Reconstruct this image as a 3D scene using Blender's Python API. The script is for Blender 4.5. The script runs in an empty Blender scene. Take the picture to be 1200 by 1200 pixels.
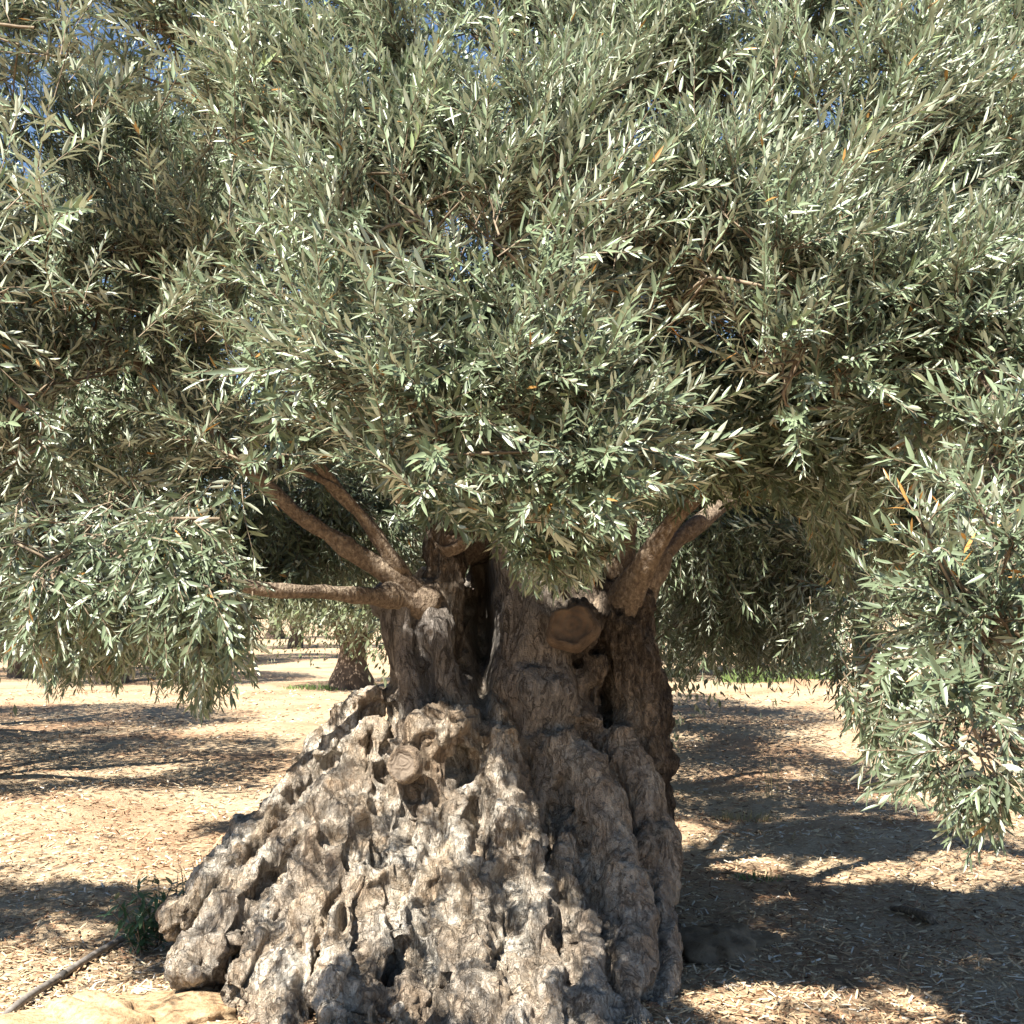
import bpy, math
import numpy as np
from mathutils import Vector, Matrix

# ------------------------------------------------------------------ camera, sky, sun
F = 1380.0                       # focal length in photograph pixels (1200 wide)
CAM = np.array((0.0, 0.0, 1.55))
PITCH = math.atan(120 / F)
SUN_EL, SUN_AZ = math.radians(52), math.radians(213)    # azimuth measured from +Y clockwise (towards +X)
SUN = np.array((math.cos(SUN_EL) * math.sin(SUN_AZ), math.cos(SUN_EL) * math.cos(SUN_AZ), math.sin(SUN_EL)))
scene = bpy.context.scene
col = scene.collection
cam_d = bpy.data.cameras.new('camera'); cam = bpy.data.objects.new('camera', cam_d); col.objects.link(cam)
cam.location = CAM; cam.rotation_euler = (math.pi / 2 + PITCH, 0, 0)
cam_d.sensor_width = 36; cam_d.lens = 36 * F / 1200; cam_d.clip_start = 0.05; cam_d.clip_end = 2000
scene.camera = cam
world = bpy.data.worlds.new('World'); scene.world = world; world.use_nodes = True
wn = world.node_tree.nodes; wl = world.node_tree.links
sky = wn.new('ShaderNodeTexSky'); sky.sky_type = 'NISHITA'; sky.sun_disc = False
sky.sun_elevation = SUN_EL; sky.sun_rotation = SUN_AZ; sky.ozone_density = 4.0; sky.air_density = 1.0; sky.dust_density = 0.2
wl.new(sky.outputs[0], wn['Background'].inputs[0]); wn['Background'].inputs[1].default_value = 0.055
sd = bpy.data.lights.new('sun', 'SUN'); sun = bpy.data.objects.new('sun', sd); col.objects.link(sun)
sd.energy = 5.0; sd.angle = math.radians(0.53); sd.color = (1.0, 0.945, 0.85)
sun.rotation_euler = Vector(SUN).to_track_quat('Z', 'Y').to_euler()
vs = scene.view_settings; vs.view_transform = 'Standard'; vs.look = 'None'; vs.exposure = 1.7; vs.gamma = 1.0
vs.use_curve_mapping = False
scene.cycles.max_bounces = 3; scene.cycles.diffuse_bounces = 1; scene.cycles.glossy_bounces = 2; scene.cycles.transmission_bounces = 2
scene.cycles.transparent_max_bounces = 4; scene.cycles.use_denoising = True

rng = np.random.default_rng(11)
cp, sp_ = math.cos(PITCH), math.sin(PITCH)

def at(px, py, Y):
    """the point at ground-plan distance Y that stands behind a pixel of the photograph"""
    a, b = (px - 600) / F, (600 - py) / F
    d = np.array((a, cp - b * sp_, sp_ + b * cp))
    return CAM + d * (Y / d[1])

def project(P):
    q = np.asarray(P, float) - CAM
    w = q[..., 1] * cp + q[..., 2] * sp_
    v = -q[..., 1] * sp_ + q[..., 2] * cp
    w = np.where(np.abs(w) < 1e-3, 1e-3, w)
    return 600 + F * q[..., 0] / w, 600 - F * v / w

# ------------------------------------------------------------------ noise
def _hash(ix, iy, iz, seed):
    h = (ix.astype(np.int64) * 374761393 + iy.astype(np.int64) * 668265263 + iz.astype(np.int64) * 2147483647 + seed * 144665) & 0xFFFFFFFF
    h = ((h ^ (h >> 13)) * 1274126177) & 0xFFFFFFFF
    h = ((h ^ (h >> 15)) * 2246822519) & 0xFFFFFFFF
    return ((h ^ (h >> 16)) & 0xFFFFFF) / float(0xFFFFFF)

def vnoise(p, seed=0):
    i = np.floor(p); f = p - i; i = i.astype(np.int64)
    u = f * f * f * (f * (f * 6 - 15) + 10)
    r = 0
    for dx in (0, 1):
        for dy in (0, 1):
            for dz in (0, 1):
                w = (u[:, 0] if dx else 1 - u[:, 0]) * (u[:, 1] if dy else 1 - u[:, 1]) * (u[:, 2] if dz else 1 - u[:, 2])
                r = r + w * _hash(i[:, 0] + dx, i[:, 1] + dy, i[:, 2] + dz, seed)
    return r * 2 - 1

def fbm(p, octaves=4, seed=0, gain=0.5):
    a, r = 1.0, 0
    for o in range(octaves):
        r = r + a * vnoise(p * (2.03 ** o), seed + o * 17); a *= gain
    return r

def worley(p, seed=0):
    i = np.floor(p).astype(np.int64); f = p - i
    best = np.full(len(p), 9.0); sec = np.full(len(p), 9.0)
    for dx in (-1, 0, 1):
        for dy in (-1, 0, 1):
            for dz in (-1, 0, 1):
                jx, jy, jz = i[:, 0] + dx, i[:, 1] + dy, i[:, 2] + dz
                d = (dx + _hash(jx, jy, jz, seed) - f[:, 0]) ** 2 + (dy + _hash(jx, jy, jz, seed + 5) - f[:, 1]) ** 2 + (dz + _hash(jx, jy, jz, seed + 9) - f[:, 2]) ** 2
                sec = np.minimum(sec, np.maximum(best, d)); best = np.minimum(best, d)
    return np.sqrt(best), np.sqrt(sec)

# ------------------------------------------------------------------ mesh helpers
def mesh(name, V, faces, mat=None, smooth=True, attrs=None):
    """faces: list of int arrays (n,k)"""
    me = bpy.data.meshes.new(name)
    V = np.ascontiguousarray(V, np.float32)
    me.vertices.add(len(V)); me.vertices.foreach_set('co', V.ravel())
    faces = [np.asarray(f, np.int32) for f in faces if len(f)]
    idx = np.concatenate([f.ravel() for f in faces]); tot = np.concatenate([np.full(len(f), f.shape[1], np.int32) for f in faces])
    me.loops.add(len(idx)); me.loops.foreach_set('vertex_index', idx)
    me.polygons.add(len(tot)); me.polygons.foreach_set('loop_start', np.concatenate(([0], np.cumsum(tot)[:-1])).astype(np.int32))
    if smooth: me.polygons.foreach_set('use_smooth', np.ones(len(tot), bool))
    for k, v in (attrs or {}).items():
        v = np.asarray(v, np.float32)
        if v.ndim == 1:
            me.attributes.new(k, 'FLOAT', 'POINT').data.foreach_set('value', v)
        else:
            me.attributes.new(k, 'FLOAT_VECTOR', 'POINT').data.foreach_set('vector', v.ravel())
    me.update(calc_edges=True); me.validate()
    if mat: me.materials.append(mat)
    return me

def obj(name, me, parent=None, loc=(0, 0, 0)):
    o = bpy.data.objects.new(name, me); col.objects.link(o); o.location = loc
    if parent: o.parent = parent
    return o

def tag(o, label=None, cat=None, group=None, kind=None):
    for k, v in (('label', label), ('category', cat), ('group', group), ('kind', kind)):
        if v: o[k] = v
    return o

def empty(name, loc, label, cat, group=None):
    o = bpy.data.objects.new(name, None); col.objects.link(o); o.location = loc; o.empty_display_size = 0.2
    return tag(o, label, cat, group)

class MB:
    """collects vertices and faces"""
    def __init__(s): s.V = []; s.Q = []; s.T = []; s.n = 0; s.A = []
    def add(s, V, Q=(), T=(), a=0.0):
        V = np.asarray(V, float)
        s.V.append(V); s.A.append(np.full(len(V), a) if np.isscalar(a) else np.asarray(a, float))
        if len(Q): s.Q.append(np.asarray(Q) + s.n)
        if len(T): s.T.append(np.asarray(T) + s.n)
        s.n += len(V)
    def mesh(s, name, mat, off=(0, 0, 0), attr='tint', smooth=True):
        V = np.concatenate(s.V) - np.asarray(off)
        f = []
        if s.Q: f.append(np.concatenate(s.Q))
        if s.T: f.append(np.concatenate(s.T))
        return mesh(name, V, f, mat, smooth, {attr: np.concatenate(s.A)})

def resample(P, R, step):
    """Catmull-Rom through P with radii R"""
    P = np.asarray(P, float); R = np.asarray(R, float)
    if len(P) < 3:
        n = max(2, int(np.linalg.norm(P[-1] - P[0]) / step) + 1)
        t = np.linspace(0, 1, n)[:, None]
        return P[0] * (1 - t) + P[-1] * t, R[0] * (1 - t[:, 0]) + R[-1] * t[:, 0]
    Q = np.vstack((2 * P[0] - P[1], P, 2 * P[-1] - P[-2]))
    out, rad = [], []
    for i in range(len(P) - 1):
        a, b, c, d = Q[i:i + 4]
        n = max(2, int(np.linalg.norm(c - b) / step) + 1)
        for t in np.linspace(0, 1, n, endpoint=(i == len(P) - 2)):
            out.append(0.5 * (2 * b + (c - a) * t + (2 * a - 5 * b + 4 * c - d) * t * t + (3 * b - 3 * c + d - a) * t ** 3))
            s = t * t * (3 - 2 * t); rad.append(R[i] * (1 - s) + R[i + 1] * s)
    return np.array(out), np.array(rad)

def tube(P, R, seg=10, closed=True, wob=0.0, seed=0):
    """swept tube: verts, quads, tris"""
    P = np.asarray(P, float); n = len(P)
    T = np.gradient(P, axis=0); T /= np.linalg.norm(T, axis=1)[:, None] + 1e-9
    up = np.array((0.31, 0.9, 0.2)) if abs(T[0][2]) > 0.7 else np.array((0.1, 0.05, 1.0))
    N = np.cross(T, up); N /= np.linalg.norm(N, axis=1)[:, None] + 1e-9
    B = np.cross(T, N)
    a = np.arange(seg) * 2 * math.pi / seg
    V = P[:, None] + (N[:, None] * np.cos(a)[None, :, None] + B[:, None] * np.sin(a)[None, :, None]) * np.asarray(R)[:, None, None]
    V = V.reshape(-1, 3)
    if wob:
        c = np.repeat(P, seg, 0); r = np.repeat(R, seg)
        V = c + (V - c) * (1 + wob * fbm(V / (np.mean(R) * 2.5), 3, seed))[:, None]
    i = np.arange(n - 1)[:, None] * seg; j = np.arange(seg)[None]; k = (j + 1) % seg
    Q = np.stack((i + j, i + k, i + seg + k, i + seg + j), -1).reshape(-1, 4)
    Tt = []
    if closed:
        V = np.vstack((V, P[0] - T[0] * R[0] * 0.5, P[-1] + T[-1] * R[-1] * 0.5))
        jj = np.arange(seg); kk = (jj + 1) % seg; L = (n - 1) * seg
        Tt = np.vstack((np.stack((kk, jj, np.full(seg, n * seg)), -1), np.stack((L + jj, L + kk, np.full(seg, n * seg + 1)), -1)))
    return V, Q, Tt

def sphere(c, r, nu=12, nv=8):
    u = np.linspace(0, math.pi, nv + 1)[1:-1]; a = np.arange(nu) * 2 * math.pi / nu
    V = np.stack((np.outer(np.sin(u), np.cos(a)), np.outer(np.sin(u), np.sin(a)), np.outer(np.cos(u), np.ones(nu))), -1).reshape(-1, 3)
    V = np.vstack((V, (0, 0, 1), (0, 0, -1))) * np.asarray(r) + np.asarray(c)
    n = nv - 1; i = np.arange(n - 1)[:, None] * nu; j = np.arange(nu)[None]; k = (j + 1) % nu
    Q = np.stack((i + j, i + nu + j, i + nu + k, i + k), -1).reshape(-1, 4)
    jj = np.arange(nu); kk = (jj + 1) % nu; L = (n - 1) * nu
    T = np.vstack((np.stack((jj, kk, np.full(nu, n * nu)), -1), np.stack((L + kk, L + jj, np.full(nu, n * nu + 1)), -1)))
    return V, Q, T

# ------------------------------------------------------------------ materials
class NT:
    def __init__(s, name):
        s.m = bpy.data.materials.new(name); s.m.use_nodes = True
        s.n = s.m.node_tree.nodes; s.l = s.m.node_tree.links; s.b = s.n['Principled BSDF']; s.out = s.n['Material Output']
    def node(s, t, **kw):
        x = s.n.new(t)
        for k, v in kw.items(): setattr(x, k, v)
        return x
    def val(s, sock, v):
        if isinstance(v, bpy.types.NodeSocket): s.l.new(v, sock)
        else: sock.default_value = v
    def pos(s, scale=(1, 1, 1)):
        g = s.node('ShaderNodeNewGeometry'); mp = s.node('ShaderNodeMapping'); mp.inputs['Scale'].default_value = scale
        s.l.new(g.outputs['Position'], mp.inputs[0]); return mp.outputs[0]
    def noise(s, scale, detail=4, rough=0.55, vec=None, dist=0.0, out=0):
        x = s.node('ShaderNodeTexNoise'); x.inputs['Scale'].default_value = scale; x.inputs['Detail'].default_value = detail
        x.inputs['Roughness'].default_value = rough; x.inputs['Distortion'].default_value = dist
        s.l.new(vec or s.pos(), x.inputs['Vector']); return x.outputs[out]
    def voro(s, scale, vec=None, feature='F1', out='Distance'):
        x = s.node('ShaderNodeTexVoronoi', feature=feature); x.inputs['Scale'].default_value = scale
        s.l.new(vec or s.pos(), x.inputs['Vector']); return x.outputs[out]
    def ramp(s, fac, stops, interp='LINEAR'):
        x = s.node('ShaderNodeValToRGB'); x.color_ramp.interpolation = interp; e = x.color_ramp.elements
        while len(e) < len(stops): e.new(0.5)
        for k, (p, c) in enumerate(stops):
            e[k].position = p; e[k].color = (*c, 1) if len(c) == 3 else c
        s.l.new(fac, x.inputs[0]); return x.outputs[0]
    def mix(s, f, a, b, mode='MIX'):
        x = s.node('ShaderNodeMix', data_type='RGBA', blend_type=mode)
        for sock, v in ((x.inputs[0], f), (x.inputs[6], a), (x.inputs[7], b)):
            if isinstance(v, tuple) and len(v) == 3: v = (*v, 1)
            s.val(sock, v)
        return x.outputs[2]
    def math(s, op, a, b=0.0, clamp=False):
        x = s.node('ShaderNodeMath', operation=op, use_clamp=clamp); s.val(x.inputs[0], a); s.val(x.inputs[1], b); return x.outputs[0]
    def attr(s, name, out='Fac'):
        x = s.node('ShaderNodeAttribute'); x.attribute_name = name; return x.outputs[out]
    def bump(s, h, strength=0.5, dist=0.01, normal=None):
        x = s.node('ShaderNodeBump'); x.inputs['Strength'].default_value = strength; x.inputs['Distance'].default_value = dist
        s.l.new(h, x.inputs['Height'])
        if normal: s.l.new(normal, x.inputs['Normal'])
        return x.outputs[0]
    def done(s, color, rough=0.8, normal=None, spec=0.3):
        s.val(s.b.inputs['Base Color'], color if not isinstance(color, tuple) else (*color, 1)); s.val(s.b.inputs['Roughness'], rough)
        s.b.inputs['Specular IOR Level'].default_value = spec
        if normal: s.l.new(normal, s.b.inputs['Normal'])
        return s.m

def leaf_mat(name, top, under, dead=0.012, gloss=0.38):
    t = NT(name)
    g = t.node('ShaderNodeNewGeometry'); a = t.attr('tint')
    top_c = t.ramp(a, [(0.0, (0.33, 0.17, 0.045)), (dead, (0.36, 0.20, 0.06)), (dead + 0.001, tuple(c * 0.6 for c in top)), (0.5, top), (0.85, tuple(min(1, c * 1.45) for c in top)), (1.0, (top[0] * 1.8, top[1] * 1.75, top[2] * 1.4))])
    und_c = t.ramp(a, [(0.0, (0.5, 0.24, 0.06)), (dead, (0.5, 0.27, 0.08)), (dead + 0.001, tuple(c * 0.8 for c in under)), (1.0, tuple(c * 1.2 for c in under))])
    c = t.mix(g.outputs['Backfacing'], top_c, und_c)           # a leaf has a green upper and a silvery lower side
    r = t.math('ADD', t.math('MULTIPLY', g.outputs['Backfacing'], 0.3), gloss)
    t.done(c, r, spec=0.6)
    tr = t.node('ShaderNodeBsdfTranslucent'); t.l.new(t.mix(0.4, c, (0.12, 0.19, 0.06)), tr.inputs[0])
    ms = t.node('ShaderNodeMixShader'); ms.inputs[0].default_value = 0.11
    t.l.new(t.b.outputs[0], ms.inputs[1]); t.l.new(tr.outputs[0], ms.inputs[2]); t.l.new(ms.outputs[0], t.out.inputs[0])
    return t.m

M = {}
M['leaf'] = leaf_mat('olive_leaf', (0.165, 0.210, 0.122), (0.46, 0.50, 0.38), gloss=0.36)
M['far_leaf'] = leaf_mat('far_olive_leaf', (0.13, 0.155, 0.075), (0.30, 0.32, 0.22), gloss=0.45)
M['sucker'] = leaf_mat('sucker_leaf', (0.07, 0.13, 0.055), (0.22, 0.27, 0.18), dead=0.001)
M['shrub'] = leaf_mat('shrub_leaf', (0.10, 0.17, 0.12), (0.22, 0.28, 0.22), dead=0.001)
M['grass'] = leaf_mat('green_grass', (0.13, 0.20, 0.055), (0.16, 0.23, 0.08), dead=0.02, gloss=0.6)
M['dry_grass'] = leaf_mat('dry_grass', (0.3, 0.24, 0.11), (0.33, 0.27, 0.14), dead=0.02, gloss=0.7)

t = NT('twig_bark'); M['twig'] = t.done(t.ramp(t.noise(30), [(0.3, (0.12, 0.085, 0.055)), (0.7, (0.30, 0.24, 0.165))]), 0.8)
t = NT('limb_bark')
n1 = t.noise(7, 5); n2 = t.noise(60, 4, vec=t.pos((1, 1, 0.6)))
c = t.mix(t.ramp(n2, [(0.35, (0, 0, 0)), (0.65, (1, 1, 1))]), (0.13, 0.095, 0.068), t.ramp(n1, [(0.3, (0.22, 0.165, 0.115)), (0.7, (0.36, 0.29, 0.21))]))
fz2 = t.noise(26, 6, 0.65, dist=0.6); fiss2 = t.ramp(t.math('ABSOLUTE', t.math('SUBTRACT', fz2, 0.5)), [(0.0, (1, 1, 1)), (0.05, (0, 0, 0))]); c = t.mix(t.math('MULTIPLY', fiss2, 0.6), c, (0.07, 0.05, 0.036))
M['limb'] = t.done(c, 0.85, t.bump(t.math('ADD', n2, t.noise(24, 5, 0.65)), 0.9, 0.02))

# ancient trunk: zone.x pale knobbly base, zone.y grey weathered wood, zone.z dark fissured bark
t = NT('ancient_trunk')
sep = t.node('ShaderNodeSeparateXYZ'); t.l.new(t.attr('zone', 'Vector'), sep.inputs[0])
big = t.noise(3.2, 5, 0.6); mid = t.noise(14, 5, 0.62); fine = t.noise(70, 5, 0.65); grain = t.noise(26, 5, 0.6, vec=t.pos((1, 1, 0.16)), dist=0.3)
crack = t.voro(26, vec=t.pos((1, 1, 0.5)), feature='DISTANCE_TO_EDGE')
base_c = t.mix(t.ramp(mid, [(0.34, (0, 0, 0)), (0.62, (1, 1, 1))]), (0.43, 0.315, 0.21), (0.61, 0.51, 0.385))
base_c = t.mix(t.ramp(t.noise(5.5, 6, 0.68), [(0.43, (0, 0, 0)), (0.60, (1, 1, 1))]), base_c, (0.74, 0.68, 0.58))
fibre = t.noise(30, 6, 0.7, vec=t.pos((1, 1, 0.22)), dist=0.6)
base_c = t.mix(t.ramp(fibre, [(0.36, (0.5, 0.5, 0.5)), (0.48, (0, 0, 0))]), base_c, (0.19, 0.135, 0.09))
base_c = t.mix(t.ramp(fibre, [(0.56, (0, 0, 0)), (0.7, (0.6, 0.6, 0.6))]), base_c, (0.52, 0.47, 0.40))
base_c = t.mix(t.ramp(big, [(0.40, (0.55, 0.55, 0.55)), (0.52, (0, 0, 0))]), base_c, (0.28, 0.235, 0.19))
base_c = t.mix(t.ramp(fine, [(0.36, (0.5, 0.5, 0.5)), (0.48, (0, 0, 0))]), base_c, (0.2, 0.135, 0.08))
fz = t.noise(11, 7, 0.62, vec=t.pos((1, 1, 0.3)), dist=0.8); fiss = t.ramp(t.math('ABSOLUTE', t.math('SUBTRACT', fz, 0.5)), [(0.0, (1, 1, 1)), (0.022, (0, 0, 0))])
fz2 = t.noise(30, 6, 0.65, vec=t.pos((1, 1, 0.4)), dist=0.6); fiss2 = t.ramp(t.math('ABSOLUTE', t.math('SUBTRACT', fz2, 0.5)), [(0.0, (1, 1, 1)), (0.05, (0, 0, 0))])
base_c = t.mix(t.math('MULTIPLY', fiss, 0.4), base_c, (0.11, 0.075, 0.048))
base_c = t.mix(t.ramp(t.noise(3.0, 5, 0.6, vec=t.pos((1, 1, 0.35)), dist=0.5), [(0.5, (0, 0, 0)), (0.64, (0.6, 0.6, 0.6))]), base_c, (0.27, 0.19, 0.125))
wood_c = t.mix(t.ramp(grain, [(0.35, (0, 0, 0)), (0.65, (1, 1, 1))]), (0.155, 0.142, 0.13), (0.33, 0.305, 0.28))
wood_c = t.mix(t.ramp(big, [(0.42, (0, 0, 0)), (0.62, (0.5, 0.5, 0.5))]), wood_c, (0.25, 0.20, 0.16))
bark_c = t.mix(t.ramp(grain, [(0.38, (0, 0, 0)), (0.62, (1, 1, 1))]), (0.08, 0.062, 0.048), (0.25, 0.195, 0.145))
wood_c = t.mix(t.math('MULTIPLY', fiss, 0.75), wood_c, (0.055, 0.045, 0.038)); bark_c = t.mix(t.math('MULTIPLY', fiss2, 0.6), bark_c, (0.035, 0.026, 0.02))
c = t.mix(sep.outputs[1], base_c, wood_c); c = t.mix(sep.outputs[2], c, bark_c)
h = t.math('ADD', t.math('ADD', t.math('MULTIPLY', fine, 0.7), t.math('MULTIPLY', mid, 0.7)), t.math('ADD', t.math('MULTIPLY', fibre, 1.3), t.math('MULTIPLY', t.math('MINIMUM', crack, 0.05), 2.2)))
hb = t.math('ADD', t.math('MULTIPLY', grain, 1.6), t.math('MULTIPLY', t.math('MINIMUM', crack, 0.12), 4.0))
hm = t.math('ADD', h, t.math('MULTIPLY', hb, t.math('ADD', t.math('MULTIPLY', sep.outputs[2], 0.8), t.math('MULTIPLY', sep.outputs[1], 0.3))))
M['trunk'] = t.done(c, 0.88, t.bump(t.math('SUBTRACT', t.math('ADD', hm, t.math('MULTIPLY', t.noise(150, 4, 0.7), 0.6)), t.math('ADD', t.math('MULTIPLY', fiss, 1.3), t.math('MULTIPLY', fiss2, 0.4))), 1.0, 0.017), spec=0.25)

t = NT('stub_bark'); n1 = t.noise(18, 6, 0.7); M['trunk_bark'] = t.done(t.ramp(n1, [(0.3, (0.05, 0.035, 0.025)), (0.7, (0.17, 0.12, 0.08))]), 0.9, t.bump(n1, 0.9, 0.02))
t = NT('cut_wood')
tc = t.node('ShaderNodeTexCoord')
rings = t.node('ShaderNodeTexWave', wave_type='RINGS', rings_direction='Z'); rings.inputs['Scale'].default_value = 9; rings.inputs['Distortion'].default_value = 7; rings.inputs['Detail'].default_value = 4
t.l.new(tc.outputs['Object'], rings.inputs[0])
n = t.noise(16, 5)
c = t.mix(t.ramp(n, [(0.35, (0, 0, 0)), (0.65, (1, 1, 1))]), (0.055, 0.042, 0.032), (0.125, 0.088, 0.058))
c = t.mix(t.math('MULTIPLY', rings.outputs[1], 0.16), c, (0.2, 0.1, 0.045))
M['cut'] = t.done(c, 0.8, t.bump(n, 0.6, 0.012))
t = NT('old_cut_wood')
rings = t.node('ShaderNodeTexWave', wave_type='RINGS', rings_direction='Z'); rings.inputs['Scale'].default_value = 16; rings.inputs['Distortion'].default_value = 16; rings.inputs['Detail'].default_value = 4
tc = t.node('ShaderNodeTexCoord'); t.l.new(tc.outputs['Object'], rings.inputs[0])
c = t.mix(t.math('MULTIPLY', rings.outputs[1], 0.3), (0.15, 0.118, 0.09), (0.23, 0.185, 0.14)); M['oldcut'] = t.done(c, 0.85, t.bump(rings.outputs[1], 0.5, 0.006))

t = NT('mulch_ground')
big = t.noise(0.55, 5, 0.6); mid = t.noise(3.5, 6, 0.65); fin = t.noise(55, 5, 0.7); cells = t.voro(60, vec=t.pos((1, 1, 0.2)), out='Color')
c = t.ramp(fin, [(0.3, (0.15, 0.09, 0.058)), (0.46, (0.39, 0.28, 0.175)), (0.68, (0.60, 0.49, 0.34))])
c = t.mix(0.35, c, t.ramp(cells, [(0.2, (0.22, 0.14, 0.08)), (0.8, (0.62, 0.48, 0.31))]))
c = t.mix(t.ramp(mid, [(0.4, (0, 0, 0)), (0.62, (0.55, 0.55, 0.55))]), c, (0.50, 0.39, 0.26))
c = t.mix(t.ramp(big, [(0.38, (0.65, 0.65, 0.65)), (0.54, (0, 0, 0))]), c, (0.31, 0.175, 0.10))
M['ground'] = t.done(c, 0.95, t.bump(t.math('ADD', fin, t.math('MULTIPLY', mid, 0.6)), 0.9, 0.02), spec=0.15)
t = NT('wood_chip')
c = t.ramp(t.attr('tint'), [(0.0, (0.11, 0.065, 0.04)), (0.3, (0.27, 0.15, 0.085)), (0.6, (0.48, 0.345, 0.20)), (0.85, (0.62, 0.50, 0.33)), (1.0, (0.62, 0.56, 0.47))])
M['chip'] = t.done(c, 0.8, spec=0.25)
t = NT('ochre_rock'); n1 = t.noise(5, 6, 0.65); n2 = t.noise(45, 5, 0.7)
c = t.mix(t.ramp(n1, [(0.35, (0, 0, 0)), (0.65, (1, 1, 1))]), (0.36, 0.24, 0.135), (0.52, 0.39, 0.24)); c = t.mix(t.ramp(n2, [(0.36, (0.85, 0.85, 0.85)), (0.54, (0, 0, 0))]), c, (0.24, 0.145, 0.075))
M['ochre'] = t.done(c, 0.92, t.bump(t.math('ADD', n1, n2), 0.7, 0.015), spec=0.15)
t = NT('dark_rock'); n1 = t.noise(6, 6, 0.65); n2 = t.noise(40, 5, 0.7)
c = t.mix(t.ramp(n1, [(0.35, (0, 0, 0)), (0.65, (1, 1, 1))]), (0.15, 0.11, 0.07), (0.28, 0.21, 0.14)); M['rock'] = t.done(c, 0.9, t.bump(t.math('ADD', n1, n2), 0.7, 0.015), spec=0.2)
t = NT('pipe_plastic'); n1 = t.noise(30, 5); M['pipe'] = t.done(t.ramp(n1, [(0.3, (0.13, 0.115, 0.10)), (0.7, (0.30, 0.27, 0.24))]), 0.6)
t = NT('pipe_joint'); M['joint'] = t.done(t.ramp(t.noise(30), [(0.3, (0.05, 0.05, 0.05)), (0.7, (0.11, 0.10, 0.09))]), 0.6)

# ------------------------------------------------------------------ ground
def ground_h(x, y):
    p = np.stack((x, y, np.zeros_like(x)), -1)
    near = np.exp(-((x / 14) ** 2 + ((y - 6) / 18) ** 2))
    h = 0.05 * vnoise(p * 0.5, 3) + near * (0.03 * vnoise(p * 1.7, 4) + 0.014 * fbm(p * 6, 3, 5))
    d = np.hypot((x + 0.25) / 1.25, y - 5.7)
    h = h + 0.05 * np.exp(-(np.maximum(d - 0.9, 0) / 0.7) ** 2)
    h = h + 0.0022 * np.maximum(y - 12, 0)                      # the grove rises very gently behind
    return h
def axis(a, b, step, grow, far):
    s = list(np.arange(a, b, step)); d = step
    while s[-1] < far: d *= grow; s.append(s[-1] + d)
    d = step
    while s[0] > -far: d *= grow; s.insert(0, s[0] - d)
    return np.array(s)
gx, gy = axis(-4.5, 4.5, 0.055, 1.12, 500), axis(3.8, 10, 0.05, 1.08, 600)
X, Yg = np.meshgrid(gx, gy); nx, ny = len(gx), len(gy)
Zg = ground_h(X.ravel(), Yg.ravel())
i = np.arange(ny - 1)[:, None] * nx + np.arange(nx - 1)[None]
g = obj('ground', mesh('ground', np.stack((X.ravel(), Yg.ravel(), Zg), -1), [np.stack((i, i + 1, i + nx + 1, i + nx), -1).reshape(-1, 4)], M['ground']))
tag(g, kind='structure')

# ------------------------------------------------------------------ the ancient trunk
BASE = np.array((-0.15, 5.5, 0.0))
tree = empty('olive_tree', BASE, 'huge ancient olive tree with a gnarled pale trunk filling the picture', 'tree')
KNOB, WOOD, BARK, MIXED = (1, 0, 0), (0, 1, 0), (0, 0, 1), (.55, .45, 0)
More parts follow.
